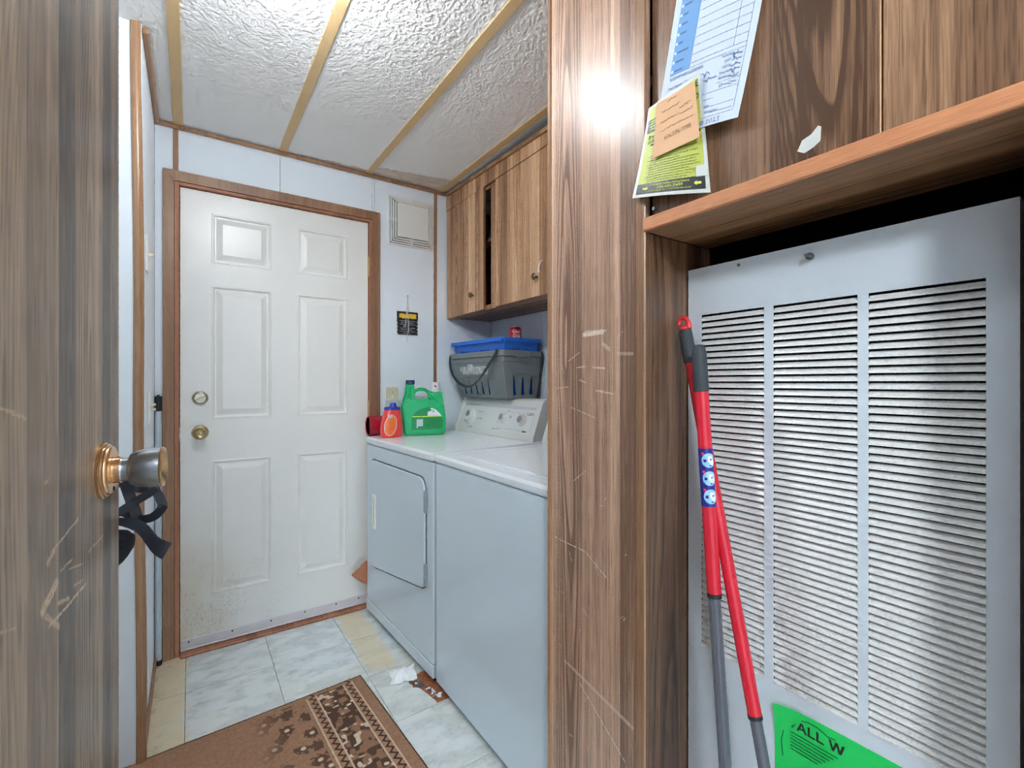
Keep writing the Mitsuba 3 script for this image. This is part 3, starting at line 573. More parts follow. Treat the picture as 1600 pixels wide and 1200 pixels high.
# ================================================================== wall cabinet over the machines
cb = thing('wall_cabinet', 'walnut-print wall cabinet with two doors, one ajar, above the washer and dryer', 'cabinet')
XC = 1.246; YN, YF = .99, W - .001
part(cb, 'carcass', cat([bx(1.280, 1.556, YN, YF, 1.572, 1.590), bx(1.280, 1.556, YN, YN + .016, 1.590, 2.236), bx(1.280, 1.556, YF - .016, YF, 1.590, 2.236), bx(1.280, 1.556, 1.985, 2.001, 1.590, 2.236), bx(1.545, 1.556, YN + .017, YF - .017, 1.590, 2.236), bx(1.29, 1.545, YN + .017, 1.984, 1.93, 1.945), bx(1.29, 1.545, 2.002, YF - .017, 1.93, 1.945)]), M_('wood_shelf'), False, 'brown cabinet box')
part(cb, 'face_frame', cat([bx(1.262, 1.280, YN, YF, 2.185, 2.237, .001), bx(1.262, 1.280, YN, YF, 1.566, 1.592, .001), bx(1.262, 1.280, 1.960, 2.022, 1.592, 2.185, .001), bx(1.262, 1.280, YF - .03, YF, 1.592, 2.185, .001), bx(1.262, 1.280, YN, YN + .04, 1.592, 2.185, .001), bx(1.262, 1.280, 1.50, 1.545, 1.592, 2.185, .001)]), M_('wood_cabinet'), False)
zt = lambda y: 2.2855 - .030 * (2.47 - y) / .93
def slant(x0, x1, y0, y1, z0, dz0, dz1): return hull([(x, y, z) for x in (x0, x1) for y in (y0, y1) for z in ((z0 if z0 else zt(y) + dz0), zt(y) + dz1)])
part(cb, 'fascia', cat([slant(1.247, 1.262, YN, 1.905, 2.2005, 0, -.001), slant(1.247, 1.262, 1.906, YF, 2.2005, 0, -.001)]), M_('wood_cabinet'), False)
part(cb, 'crown_strip', slant(1.238, 1.262, YN, YF - .017, None, 0, .018), M_('wood_moulding'), 30)
hd = 2.4;
def cab_door(y0, y1, z0=1.5665, z1=2.197, swing=0.0, knob=None):
    m = cat([bx(XC, XC + .0155, y0, y1, z0, z1, .0015)]); ko = cat([lathe([(0, -.0), (.006, 0), (.005, .010), (.009, .013), (.0145, .017), (.0150, .021), (.011, .025), (0, .0262)], (XC, knob[0], knob[1]), (-1, 0, 0), 28)])
    R = trimesh.transformations.rotation_matrix(swing, [0, 0, 1], [XC + .0155, y1, 0])
    q = part(cb, 'door', mv(m, R), M_('wood_cabinet'), False, 'flat walnut-print door')
    part(q, 'knob', mv(ko, R), M_('bronze'), 40, 'small dark metal knob')
    for z in (z0 + .09, z1 - .09): part(q, 'hinge', mv(cat([cyl((XC + .006, y1 + .004, z - .02), (XC + .006, y1 + .004, z + .02), .003, 10)]), R), M_('bronze'))
cab_door(2.062, 2.486, swing=-.012, knob=(2.165, 1.655))
cab_door(1.505, 1.955, knob=(1.616, 1.651))
cab_door(1.03, 1.495, knob=(1.44, 1.651))
solid('white_hook', tube(spline([(1.244, 1.597, 1.668), (1.238, 1.594, 1.682), (1.240, 1.590, 1.700), (1.243, 1.582, 1.712), (1.2445, 1.572, 1.714)], 24), np.linspace(.0055, .002, 24)), M_('tissue'), 'curled white tape hook above the right cabinet knob', 'hook')
# things seen through the slit of the left cabinet door
solid('storage_jar', loft([(1.5905, .05, .05, 1.40, 2.10, 2), (1.60, .052, .052, 1.40, 2.10, 2), (1.72, .052, .052, 1.40, 2.10, 2), (1.745, .04, .04, 1.40, 2.10, 2), (1.77, .04, .04, 1.40, 2.10, 2)]), M_('grey_grip'), 'dark container behind the slit of the left cabinet door, on the lower shelf', 'container')
solid('folded_bag', loft([(1.9455, .08, .09, 1.41, 2.10, 4), (1.96, .085, .095, 1.41, 2.10, 4), (2.02, .08, .09, 1.41, 2.10, 3), (2.04, .06, .07, 1.41, 2.10, 3)]), M_('knob_grey'), 'grey folded bag behind the slit of the left cabinet door, on the upper shelf', 'bag')

# ================================================================== on the end wall
v = thing('vent_cover', 'white square exhaust fan cover on the end wall beside the door casing', 'vent')
VX0, VX1, VZ0, VZ1 = .892, 1.160, 1.950, 2.222
def vring(ins, y0, y1, wd=.010):
    o = sbox(VX0 + ins, VZ0 + ins, VX1 - ins, VZ1 - ins).buffer(-.01).buffer(.01); return mv(extr(o.difference(o.buffer(-wd)), y1 - y0), onY((0, y1, 0)))
part(v, 'backing', bx(VX0 + .006, VX1 - .006, W - .003, W - .0005, VZ0 + .006, VZ1 - .006), M_('knob_grey'), False)
part(v, 'frame', vring(0, W - .008, W - .0005, .009), M_('white_plastic'), False)
for i in range(3): part(v, 'louver', vring(.0115 + i * .0105, W - .016 - i * .007, W - .009 - i * .006, .0066), M_('white_plastic'), False)
part(v, 'grille_plate', mv(puffy(sbox(VX0 + .043, VZ0 + .043, VX1 - .043, VZ1 - .043).buffer(-.004).buffer(.004), .009, .003, 4), onY((0, W - .028, 0))), M_('white_plastic'), 50)
for x0, x1, z0, z1 in ((VX0 + .004, VX0 + .05, 2.083, 2.089), (VX1 - .05, VX1 - .004, 2.083, 2.089), (1.022, 1.028, VZ0 + .004, VZ0 + .05), (1.022, 1.028, VZ1 - .05, VZ1 - .004)):
    part(v, 'rib', bx(x0, x1, W - .027, W - .003, z0, z1), M_('white_plastic'), False)
sw = thing('light_switch', 'ivory light switch plate behind the orange bottle', 'light switch')
part(sw, 'plate', bx(.881, .952, W - .006, W - .0003, 1.052, 1.166, .0025), M_('ivory'))
part(sw, 'toggle', hull([(.9125, W - .006, 1.106), (.9205, W - .006, 1.106), (.9125, W - .006, 1.120), (.9205, W - .006, 1.120), (.9135, W - .017, 1.101), (.9195, W - .017, 1.101), (.9135, W - .017, 1.107), (.9195, W - .017, 1.107)]), M_('white_plastic'))
for z in (1.139, 1.079): part(sw, 'screw', cyl((.9165, W - .006, z), (.9165, W - .0072, z), .003, 12), M_('bronze'))
ob = thing('outlet_cover', 'pale grey box cover on the wall just below the ivory switch plate', 'outlet')
part(ob, 'box', bx(.876, .957, W - .022, W - .0065, 1.028, 1.099, .003), M_('sign_grey' if False else 'panel_print'))
sg = thing('hanging_sign', 'small black and yellow slatted sign hung by a white cord on the end wall', 'sign')
def notch(x0, x1, z0, z1): 
    zm = (z0 + z1) / 2; return Polygon([(x0, z0), (x0 + .007, z0 + .004), (x0, zm), (x0, z1), (x1, z1), (x1 - .007, z0 + .004 if False else zm), (x1, z0)])
part(sg, 'board', mv(extr(sbox(.943, 1.538, 1.065, 1.587).buffer(-.004).buffer(.004), .005), onY((0, W - .0035, 0))), M_('black'), False)
for i in range(4):
    z1 = 1.5365 - i * .0195; x0, x1 = .943, 1.065
    pg = Polygon([(x0, z1 - .0185), (x0 + .008, z1 - .014), (x0, z1 - .006), (x0, z1), (x1, z1), (x1 - .009, z1 - .006), (x1, z1 - .013), (x1, z1 - .0185)])
    part(sg, 'slat', mv(extr(pg, .0045), onY((0, W - .0035, 0))), M_('black'), False)
    m = [bx(.958, 1.05, W - .0086, W - .008, z1 - .0035, z1 - .0005)] + [bx(.966 + j * .011 + (i % 2) * .012, .973 + j * .011 + (i % 2) * .012, W - .0086, W - .008, z1 - .0145, z1 - .008) for j in range((7, 3, 6, 4)[i])]
    part(sg, 'print', cat(m), M_('sign_grey'), False)
yp = Polygon([(.951, 1.553), (.956, 1.565), (.953, 1.574), (.975, 1.576), (.99, 1.573), (1.02, 1.577), (1.058, 1.575), (1.053, 1.563), (1.057, 1.551), (1.03, 1.549), (1.0, 1.552), (.975, 1.547), (.965, 1.552)])
part(sg, 'banner', mv(extr(yp, .0008), onY((0, W - .0084, 0))), M_('sign_yellow'), False)
part(sg, 'cord', cat([tube(spline([(1.004, W - .009, 1.673), (1.006, W - .006, 1.62), (1.003, W - .012, 1.56), (1.009, W - .012, 1.51), (1.003, W - .011, 1.46), (1.001, W - .004, 1.43), (1.000, W - .003, 1.412)], 30), .0019, 6), tube(spline([(1.003, W - .009, 1.673), (.999, W - .006, 1.62), (.993, W - .012, 1.55), (.987, W - .012, 1.50)], 20), .0019, 6)]), M_('string'), True, 'white cord')
part(sg, 'nail', cat([cyl((1.004, W, 1.676), (1.004, W - .010, 1.677), .0015, 8), cyl((1.004, W - .010, 1.677), (1.004, W - .0112, 1.677), .0038, 10)]), M_('knob_grey'))

# ---------------- on the narrow left wall
def wallplate(y, z0, z1, label, kind):
    s = thing('wall_switch', label, 'light switch')
    part(s, 'plate', bx(LX + .0003, LX + .007, y - .035, y + .035, z0, z1, .002), M_('white_plastic'))
    zc = (z0 + z1) / 2
    if kind: part(s, 'toggle', hull([(LX + .007, y - .005, zc - .008), (LX + .007, y + .005, zc - .008), (LX + .007, y - .005, zc + .008), (LX + .007, y + .005, zc + .008), (LX + .022, y - .004, zc + .001), (LX + .022, y + .004, zc + .001), (LX + .022, y - .004, zc + .007), (LX + .022, y + .004, zc + .007)]), M_('ivory'))
    else:
        for dz in (-.012, .006): part(s, 'toggle', bx(LX + .007, LX + .022, y - .006, y + .006, zc + dz, zc + dz + .010, .002), M_('ivory'))
wallplate(2.04, 1.570, 1.692, 'upper white switch plate on the narrow left wall, high beside the round moulding', True)
wallplate(2.155, 1.036, 1.162, 'lower white switch plate on the narrow left wall, beside the black-capped pole', False)
pp = thing('white_pole', 'thin white pole with black caps standing in the corner left of the door casing', 'pole')
part(pp, 'tube', cyl((-.110, 2.468, .022), (-.1105, 2.468, 1.07), .0115, 20), M_('white_enamel'))
part(pp, 'cap', cat([cyl((-.1105, 2.468, 1.071), (-.1105, 2.468, 1.133), .0130, 20), cyl((-.1105, 2.468, 1.133), (-.1105, 2.468, 1.139), .005, 12)]), M_('black'), 30, 'black end cap')
part(pp, 'foot', cyl((-.110, 2.468, .0), (-.110, 2.468, .0215), .0122, 20), M_('black'), 30, 'black rubber foot')

# ================================================================== furnace and shelf
sh = thing('wall_shelf', 'projecting wooden ledge with an orange-brown front edge above the furnace', 'shelf')
part(sh, 'board', bx(.7605, .975, CB - .5, CY0 + .0, 1.4965, 1.5205), M_('wood_shelf'), False)
part(sh, 'front_edge', bx(.752, .760, CB - .5, CY0 + .0005, 1.4955, 1.5215, .0015), M_('wood_shelf_edge'), False, 'orange-brown front edge')
FX, FY0, FY1, FZ = .900, .127, .6245, 1.4355
fu = thing('furnace', 'pale grey metal furnace with three columns of louvers in the closet', 'furnace')
cols = [(.4605, .5925), (.3090, .4430), (.1590, .2940)]
LZ0, LZ1, PITCH = .628, 1.3342, .01282
fp = sbox(-FY1, .05, -FY0, FZ).difference(unary_union([sbox(-b, LZ0, -a, LZ1) for a, b in cols]))
part(fu, 'front_panel', mv(extr(fp, .0015), onX((FX + .0015, 0, 0))), M_('furnace'), False, 'sheet metal front')
part(fu, 'cabinet', cat([bx(FX + .002, 1.38, FY1 - .002, FY1, 0, FZ), bx(FX + .002, 1.38, FY0, FY0 + .002, 0, FZ), bx(FX + .002, 1.38, FY0, FY1, FZ - .002, FZ), bx(FX + .002, FX + .006, FY0, FY1, 0, .049), bx(1.37, 1.38, FY0 + .003, FY1 - .003, 0, FZ - .003)]), M_('furnace'), False)
part(fu, 'filter', bx(FX + .030, FX + .040, FY0 + .01, FY1 - .01, .3, FZ - .02), M_('dark_gap'), False)  # dark sheet standing in for the shaded interior behind the slats
for a, b in cols:
    prof = Polygon([(.0054, .0104), (.0062, .0104), (.0030, .0062), (-.0004, .0004), (-.0012, .0004), (-.0004, .0032), (.0024, .0068)])
    m = trimesh.creation.extrude_polygon(prof, b - a, engine='earcut')
    V = m.vertices.copy(); m = trimesh.Trimesh(np.stack([FX + V[:, 0], a + V[:, 2], V[:, 1]], 1), m.faces, process=False); m.fix_normals()
    base = mikit.ply(m, M_('slat'), smooth=35)
    for i in range(int((LZ1 - LZ0) / PITCH)):
        kk = numbered_fast = f'furnace__slat_{sum(1 for q in scene if q.startswith("furnace__slat")):03d}' if 'furnace__slat' in scene else 'furnace__slat'
        scene[kk] = {**base, 'to_world': T().translate([0, 0, LZ0 + i * PITCH])}
kn = part(fu, 'knob', cat([cyl((FX, .379, 1.412), (FX - .006, .379, 1.412), .0062, 20), mv(hull([(x, y, z) for x, r in ((-.006, .0062), (-.015, .0052)) for y, z in ((r * math.cos(t), r * .55 * math.sin(t)) for t in np.linspace(0, 2 * math.pi, 14))]), frame((1, 0, 0), (0, math.cos(.6), math.sin(.6)), (FX, .379, 1.412)))]), M_('grey_knob'), 35, 'dark grey turn knob')
part(fu, 'screw', cyl((FX, .51, 1.4245), (FX - .0015, .51, 1.4245), .003, 10), M_('bronze'))
def green_f(u, v):
    y = .4395 - u * .22; z = .600 - .17 * (1 - v) + .006 * u * 0; c = np.exp(-u * 9) * np.exp(-(1 - v) * 6)
    return np.stack([FX - .0012 - .010 * c, y, z - .004 * c], 1)
st = solid('green_sticker', sheet(green_f, 24, 12, .0006), M_('sticker_green'), 'bright green label stuck low on the furnace front', 'label')
Fg = onX((FX - .0018, 0, 0))
cl_pts = [(-.425, .505), (-.428, .53), (-.424, .552), (-.430, .566), (-.424, .578), (-.415, .580), (-.413, .588), (-.405, .592), (-.392, .587), (-.382, .590), (-.368, .590), (-.352, .584), (-.34, .586)]
part(st, 'outline', mv(extr(line2(cl_pts, .0014), .0004), Fg), M_('ink_green'), False)
part(st, 'lettering', text('ALL W', .0155, mv and Fg @ frame((1, 0, 0), (0, 1, 0), (-.402, .566, 0)), True, w=.075), M_('ink'), False, 'dark capital lettering')
lf = unary_union([Point(-.411 + .005 * math.cos(t), .5725 + .005 * math.sin(t)).buffer(.0022) for t in np.linspace(0, 2 * math.pi, 7)[:-1]])
part(st, 'leaf_mark', mv(extr(lf, .0004), Fg), M_('ink_green'), False)
part(st, 'print', mv(cat([bx(-.412, -.412 + .075 - i * .006, .556 - i * .006, .5575 - i * .006, .0, .0004) for i in range(6)]), Fg), M_('ink_green'), False, kind='stuff')

# ================================================================== mops leaning in the closet
def mop(label, top, low, r, cap, hook, sticker):
    m = thing('mop', label, 'mop', 'red handled mops'); top, low = np.array(top), np.array(low); d = (low - top) / np.linalg.norm(low - top)
    at = lambda z: top + d * ((z - top[2]) / d[2])
    zr = hook[1] if hook else None
    part(m, 'grip', lathe([(0, 0), (r * .62, .001), (r * .92, .008), (r * 1.06, .020), (r * 1.06, cap - .004), (r * 1.0, cap), (0, cap)], at(top[2]), d, 28) if not hook else lathe([(0, 0), (r * .9, 0), (r * 1.1, .004), (r * 1.14, cap - .01), (r * 1.02, cap), (0, cap)], at(top[2]), d, 28), M_('grey_grip'), 40, 'dark grey rubber grip')
    return m, d, at
# the one with the hook, behind
m, d, at = mop('red mop handle with a hook-shaped red tip, leaning behind the other one', (.8555, .6015, 1.300), (.8115, .436, .635), .0122, .072, True and (0, 0), None)
t0 = at(1.300)
hk = [(-.004, -.002), (-.004, .013), (-.001, .020), (.006, .0245), (.013, .022), (.0165, .015), (.015, .008)]
ux = np.array([0, -1, 0.0]); ux = ux - d * (ux @ d); ux /= np.linalg.norm(ux)
hc = [t0 - d * (b + .001) - ux * (a - .003) for a, b in [(-.007, -.001), (-.0075, .012), (-.005, .021), (.002, .0265), (.010, .025), (.0148, .018), (.0142, .0125)]]
part(m, 'hook', cat([tube(spline(hc, 30), np.linspace(.0058, .0034, 30), 12), lathe([(0, 0), (.0115, 0), (.0105, .006), (.005, .010), (0, .010)], t0, -d, 24)]), M_('red_bright'), 40, 'red plastic hanging hook')
zc = at(1.300) + d * .072
part(m, 'tube', cyl(zc, at(.612), .0116, 28), M_('red_tube'), 40, 'red upper tube')
part(m, 'collar', cyl(at(.612), at(.606), .0120, 28), M_('black'), 40)
part(m, 'lower_tube', cyl(at(.606), at(.10), .0098, 28), M_('grey_tube'), 40, 'grey ribbed lower tube')
e = at(.10); part(m, 'mop_head', cat([cyl(e, at(.055), .013, 20, .02), bx(e[0] - .05, e[0] + .03, e[1] - .09, e[1] + .06, .028, .056, .01)]), M_('red_bright'), 30)
part(m, 'mop_pad', bx(e[0] - .06, e[0] + .035, e[1] - .11, e[1] + .08, .0, .028, .01), M_('tissue'), 30)
m, d, at = mop('red mop handle with a rounded grey end and a blue sticker, leaning in front', (.8115, .5405, 1.264), (.8035, .4855, .560), .0128, .092, None, None)
zc = at(1.264) + d * .092
part(m, 'tube', cyl(zc, at(.798), .0126, 28), M_('red_tube'), 40, 'red upper tube')
part(m, 'collar', cyl(at(.798), at(.790), .0128, 28), M_('black'), 40)
part(m, 'lower_tube', cat([cyl(at(.790), at(.10), .0104, 28)] + [cyl(at(.785) + .0101 * np.array([-math.cos(t), math.sin(t), 0]), at(.12) + .0101 * np.array([-math.cos(t), math.sin(t), 0]), .0009, 6) for t in np.linspace(-1.5, 1.5, 7)]), M_('grey_tube'), 40, 'grey ribbed lower tube')
e = at(.10); part(m, 'mop_head', cat([cyl(e, at(.055), .013, 20, .02), bx(e[0] - .08, e[0] + .0, e[1] - .06, e[1] + .05, .028, .056, .01)]), M_('red_bright'), 30)
part(m, 'mop_pad', bx(e[0] - .09, e[0] + .004, e[1] - .08, e[1] + .06, .0, .028, .01), M_('tissue'), 30)
# sticker wrapped on the front tube
z1, z0 = 1.065, .957
sk = part(m, 'sticker', cyl(at(z1), at(z0), .01295, 32), M_('navy'), 40, 'navy sticker with three pale blue discs')
ex = np.array([.80, -.60, 0]); ex = ex - d * (ex @ d); ex /= np.linalg.norm(ex); ey = -d
nv = np.cross(ex, ey); nv *= -np.sign(nv @ np.array([.5, .5, 0]))     # towards the viewer
def on_tube(poly, z, r=.01315, t=.0003):
    g = extr(poly, t); g = g.subdivide_to_size(.002); V = g.vertices; a = V[:, 0] / r
    o = at(z); g.vertices = o + ey * V[:, 1:2] + (np.sin(a) * (r + V[:, 2]))[:, None] * ex + (np.cos(a) * (r + V[:, 2]))[:, None] * nv; g.fix_normals(); return g
for i in range(3):
    zc = 1.043 - i * .0335
    disc = Point(.001, 0).buffer(.0135); w_ = unary_union([sbox(-.001, -.003, .008, .008), Point(.006, -.004).buffer(.005)])
    part(sk, 'disc', on_tube(disc, zc), M_('pale_blue'), True)
    part(sk, 'disc_print', on_tube(w_, zc, .0134), M_('print_white'), True); part(sk, 'disc_print', on_tube(unary_union([sbox(-.009, -.003, -.004, .002), sbox(.003, 0, .006, .003), sbox(.001, -.0105, .005, -.0085)]), zc, .0135), M_('navy'), True)
    part(sk, 'red_dot', on_tube(Point(-.0095, .0125).buffer(.0028), zc, .0134), M_('print_pink'), True)

# ================================================================== papers on the header panels
def quad_sheet(TL, TR, BL, BR, X, bend):
    TL, TR, BL, BR = map(np.array, (TL, TR, BL, BR))
    def f(u, v):
        u, v = np.asarray(u, float), np.asarray(v, float)
        q = (TL[None] * ((1 - u) * v)[:, None] + TR[None] * (u * v)[:, None] + BL[None] * ((1 - u) * (1 - v))[:, None] + BR[None] * (u * (1 - v))[:, None])
        return np.stack([X - bend(u, v), q[:, 0], q[:, 1]], 1)
    return f
def on_sheet(f, mesh, lift=.0004):
    """A flat mesh whose x, y are the sheet's u, v (0..1); its z is thickness in metres."""
    g = mesh.copy(); V = g.vertices; Pq = f(V[:, 0], V[:, 1]); Pq[:, 0] -= lift + V[:, 2]; g.vertices = Pq; g.fix_normals(); return g
def stext(f, s, u, v, h, asp, bold=False, w=None, lift=.0004):
    """Lettering on a sheet: h = capital height in v units, asp = sheet height / width."""
    m = meshkit.text_mesh(s, h, .00015, bold); V = m.vertices; V[:, 0] *= asp
    if w: V[:, 0] *= w / V[:, 0].max()
    V[:, 0] += u; V[:, 1] += v; m.vertices = V; return on_sheet(f, m, lift)
def sbar(f, u0, u1, v0, v1, lift=.0004):
    n = max(2, int((u1 - u0) / .06) + 1); k = max(2, int((v1 - v0) / .06) + 1); g = trimesh.creation.box((1, 1, 1)); V, F = [], []
    us, vs = np.linspace(u0, u1, n), np.linspace(v0, v1, k)
    for a in us:
        for b in vs: V.append((a, b, 0))
    for i in range(n - 1):
        for j in range(k - 1): a = i * k + j; F += [(a, a + k, a + k + 1), (a, a + k + 1, a + 1)]
    o = len(V); V2 = V + [(x, y, -.0003) for x, y, z in V]; F2 = F + [(a + o, c + o, b + o) for a, b, c in F]
    rg = [i * k for i in range(n)] + [(n - 1) * k + j for j in range(1, k)] + [i * k + k - 1 for i in range(n - 2, -1, -1)] + list(range(k - 2, 0, -1))
    for a, b in zip(rg, rg[1:] + rg[:1]): F2 += [(a, a + o, b + o), (a, b + o, b)]
    return on_sheet(f, trimesh.Trimesh(V2, F2, process=False), lift)
# white invoice
fw = quad_sheet((.551, 1.985), (.374, 1.945), (.612, 1.668), (.428, 1.633), .7745, lambda u, v: .002 + .020 * (1 - v) ** 2 * (.35 + .65 * u) + .006 * np.sin(u * 3.1) * (1 - v))
wp = solid('white_invoice', sheet(fw, 24, 30, .0005), M_('paper_white'), 'white printed form with a blue column, pinned on the walnut panel behind the yellow sheet', 'paper', smooth=True)
part(wp, 'blue_column', sbar(fw, .085, .335, .375, .86), M_('form_blue'), True, 'blue printed column')
items = ['Furnace', 'A/C unit', 'Ducts', 'Hot water tank', 'Fan', 'Humidifier', 'Filter', 'Service']
part(wp, 'checkboxes', cat([sbar(fw, .097, .118, .39 + i * .052, .404 + i * .052, .0008) for i in range(9)]), M_('print_white'), False, kind='stuff')
part(wp, 'column_print', cat([sbar(fw, .135, .135 + w, .391 + i * .052, .401 + i * .052, .0008) for i, w in enumerate((.11, .10, .14, .05, .07, .07, .06, .09, .08))]), M_('ink_blue'), False, kind='stuff')
ln = [sbar(fw, .345, .93, .40 + i * .047, .4022 + i * .047) for i in range(10)] + [sbar(fw, .80, .8035, .40, .86), sbar(fw, .93, .9335, .06, .86), sbar(fw, .345, .93, .375, .377)]
ln += [sbar(fw, .08, .92, .185, .187), sbar(fw, .08, .70, .150, .152), sbar(fw, .62, .92, .105, .107), sbar(fw, .68, .92, .07, .072), sbar(fw, .08, .93, .05, .052), sbar(fw, .70, .93, .225, .227)]
part(wp, 'ruled_lines', cat(ln), M_('ink_blue'), False, 'thin ruled lines', kind='stuff')
part(wp, 'lettering', cat([stext(fw, 'TOP, DISCOUNT ON INSTALLATION/REPAIRS', .085, .345, .017, 1.75, w=.42), stext(fw, 'Tech Name', .085, .295, .015, 1.75), stext(fw, 'Signature', .30, .298, .015, 1.75), stext(fw, 'Customer', .085, .235, .015, 1.75), stext(fw, 'Subtotal  $', .70, .355, .014, 1.75), stext(fw, 'GST  $', .74, .325, .014, 1.75), stext(fw, 'TOTAL  $', .72, .295, .014, 1.75), stext(fw, 'Deposit  $', .71, .268, .014, 1.75), stext(fw, 'Balance  $', .71, .241, .014, 1.75), stext(fw, 'Date', .60, .107, .013, 1.75), stext(fw, 'Confirmation', .58, .073, .013, 1.75), stext(fw, '\u00a9 2013', .60, .012, .024, 1.75), stext(fw, 'Yes', .77, .20, .013, 1.75), stext(fw, 'No', .865, .20, .013, 1.75)]), M_('ink_blue'), False, 'blue printed wording', kind='stuff')
def box_ol(u, v, s): return [sbar(fw, u, u + s, v, v + .0025), sbar(fw, u, u + s, v + s * .55, v + s * .55 + .0025), sbar(fw, u, u + .005, v, v + s * .55), sbar(fw, u + s - .005, u + s, v, v + s * .55)]
part(wp, 'tick_boxes', cat(box_ol(.735, .197, .028) + box_ol(.83, .197, .028)), M_('ink_blue'), False, kind='stuff')
def scrawl(f, u0, u1, v, amp, n, seed, lift=.0006, wd=.0006):
    r = np.random.default_rng(seed); u = np.linspace(u0, u1, n); vv = v + amp * r.normal(0, 1, n) * .6; P_ = f(u, vv); P_[:, 0] -= lift; return tube(spline(P_, n * 4), wd, 5)
part(wp, 'handwriting', cat([scrawl(fw, .50, .60, .30, .02, 7, 1), scrawl(fw, .55, .68, .265, .008, 12, 2)] + [scrawl(fw, .82, .91, .355 - i * .029, .008, 8, 3 + i) for i in range(5)]), M_('ink_blue'), True, 'pen scribbles', kind='stuff')
# lime laminated instruction sheet
fy = quad_sheet((.6125, 1.737), (.500, 1.748), (.648, 1.567), (.4775, 1.524), .7610, lambda u, v: .004 + .012 * (1 - v) ** 2 * (1 - .6 * u) + .010 * np.sin(math.pi * u) * (1 - v) * .6 + .004 * v)
lm = solid('yellow_notice', sheet(fy, 24, 30, .0006), M_('laminate'), 'laminated lime yellow instruction sheet with a black footer, hanging over the edge moulding', 'notice', smooth=True)
part(lm, 'yellow_print', sbar(fy, .05, .955, .035, .965, .0003), M_('paper_lime'), True, 'lime yellow print area')
part(lm, 'footer', sbar(fy, .05, .955, .035, .145, .0007), M_('band_black'), True, 'black footer band')
part(lm, 'header_block', sbar(fy, .05, .30, .70, .84, .0007), M_('band_black'), True, 'black header block')
A = 1.35
part(lm, 'footer_lettering', cat([stext(fy, 'If the problem persists, call Good Guys at', .26, .112, .016, A, True, .52, .0011), stext(fy, '604.466.3489', .36, .078, .024, A, True, .34, .0011), stext(fy, 'www.goodguys.com', .24, .052, .014, A, False, .24, .0011), stext(fy, '|  12961 80th Ave, Surrey', .50, .052, .014, A, False, .30, .0011)]), M_('lime_print'), False, 'lime lettering with a phone number', kind='stuff')
arw = Polygon([(0, .012), (.05, .012), (.05, 0), (.085, .022), (.05, .044), (.05, .032), (0, .032)])
for u0, flip in ((.15, 1), (.915, -1)):
    ga = extr(affinity.translate(affinity.scale(arw, flip, 1, origin=(0, 0)), u0, .066), .0002); part(lm, 'arrow', on_sheet(fy, ga, .0011), M_('lime_print'), False)
part(lm, 'header_lettering', cat([stext(fy, s, .12 + .03 * i * 0, .815 - i * .030, .017, A, True, .15, .0011) for i, s in enumerate(('PLEASE', 'NOTICE', 'BEFORE', 'CALLING'))][:0] + [sbar(fy, .11, .285, .81 - i * .028, .822 - i * .028, .0011) for i in range(4)]), M_('lime_print'), False, kind='stuff')
body = ['1. Try turning the thermostat to the highest temperature', 'setting possible.', '2. Make sure furnace switch is on. It is usually located', 'on a wall outside the furnace room.', '3. Check filters. Dirty filters can cause a furnace to shut down.', '4. Make sure the furnace fuse/door is securely shut. A',
        'power cap will shut down a system with a loose door.', '5. Check for a tripped circuit breaker or blown fuse. If this', 'happens more than once you need a technician.', '6. Open all registers and make sure nothing is blocking them.', '7. If your system has a pilot light, make sure it is on. Follow', 'the relighting instructions of your system.']
part(lm, 'body_text', cat([stext(fy, s, .15 if s[0].isdigit() else .19, .425 - i * .0242, .0125, A, False, min(.76, .0132 * len(s)), .0006) for i, s in enumerate(body)]), M_('ink_soft'), False, 'small dark instructions', kind='stuff')
part(lm, 'headline', cat([stext(fy, 'If y', .10, .63, .034, A, True, .10, .0006), sbar(fy, .10, .30, .60, .607, .0006), sbar(fy, .10, .30, .583, .590, .0006), sbar(fy, .16, .30, .55, .565, .0006), stext(fy, 'E', .915, .90, .05, A, True, .05, .0006), stext(fy, 'D', .90, .80, .04, A, True, .055, .0006), sbar(fy, .90, .94, .555, .575, .0006), sbar(fy, .90, .94, .52, .535, .0006)]), M_('ink'), False, 'bold black headline', kind='stuff')
part(lm, 'tape', sbar(fy, .86, 1.0, .14, .235, .0013), M_('laminate'), True, 'piece of clear tape')
fn_ = quad_sheet((.588, 1.732), (.506, 1.733), (.596, 1.627), (.493, 1.625), .7490, lambda u, v: .002 + .004 * (1 - v) ** 2)
nt = solid('peach_note', sheet(fn_, 16, 16, .0005), M_('paper_peach'), 'peach sticky note with pencil handwriting, stuck on the yellow notice', 'note', smooth=True)
hw = [scrawl(fn_, .15, .62, .78, .012, 16, 21, .0006, .00035), scrawl(fn_, .60, .90, .70, .02, 9, 22, .0006, .00035), scrawl(fn_, .12, .55, .60, .015, 14, 23, .0006, .00035), scrawl(fn_, .60, .92, .58, .018, 10, 24, .0006, .00035), scrawl(fn_, .12, .9, .44, .014, 24, 25, .0006, .00035), scrawl(fn_, .3, .55, .93, .01, 8, 26, .0006, .00035)]
part(nt, 'handwriting', cat(hw + [stext(fn_, '604.524.7788', .25, .25, .075, 1.0, False, .6, .0006)]), M_('pencil'), True, 'faint pencil handwriting', kind='stuff')
solid('screw_hook', cyl((.7745, .6135, 1.541), (.768, .6135, 1.541), .004, 14), M_('steel'), 'small screw head under the yellow notice', 'screw')
solid('peeled_patch', mv(extr(Polygon([(-.345, 1.548), (-.338, 1.562), (-.325, 1.566), (-.316, 1.575), (-.312, 1.572), (-.313, 1.551), (-.322, 1.545), (-.335, 1.541)]), .0012), onX((.775, 0, 0))), M_('laminate'), 'torn white paper scrap stuck on the walnut panel above the ledge', 'scrap')

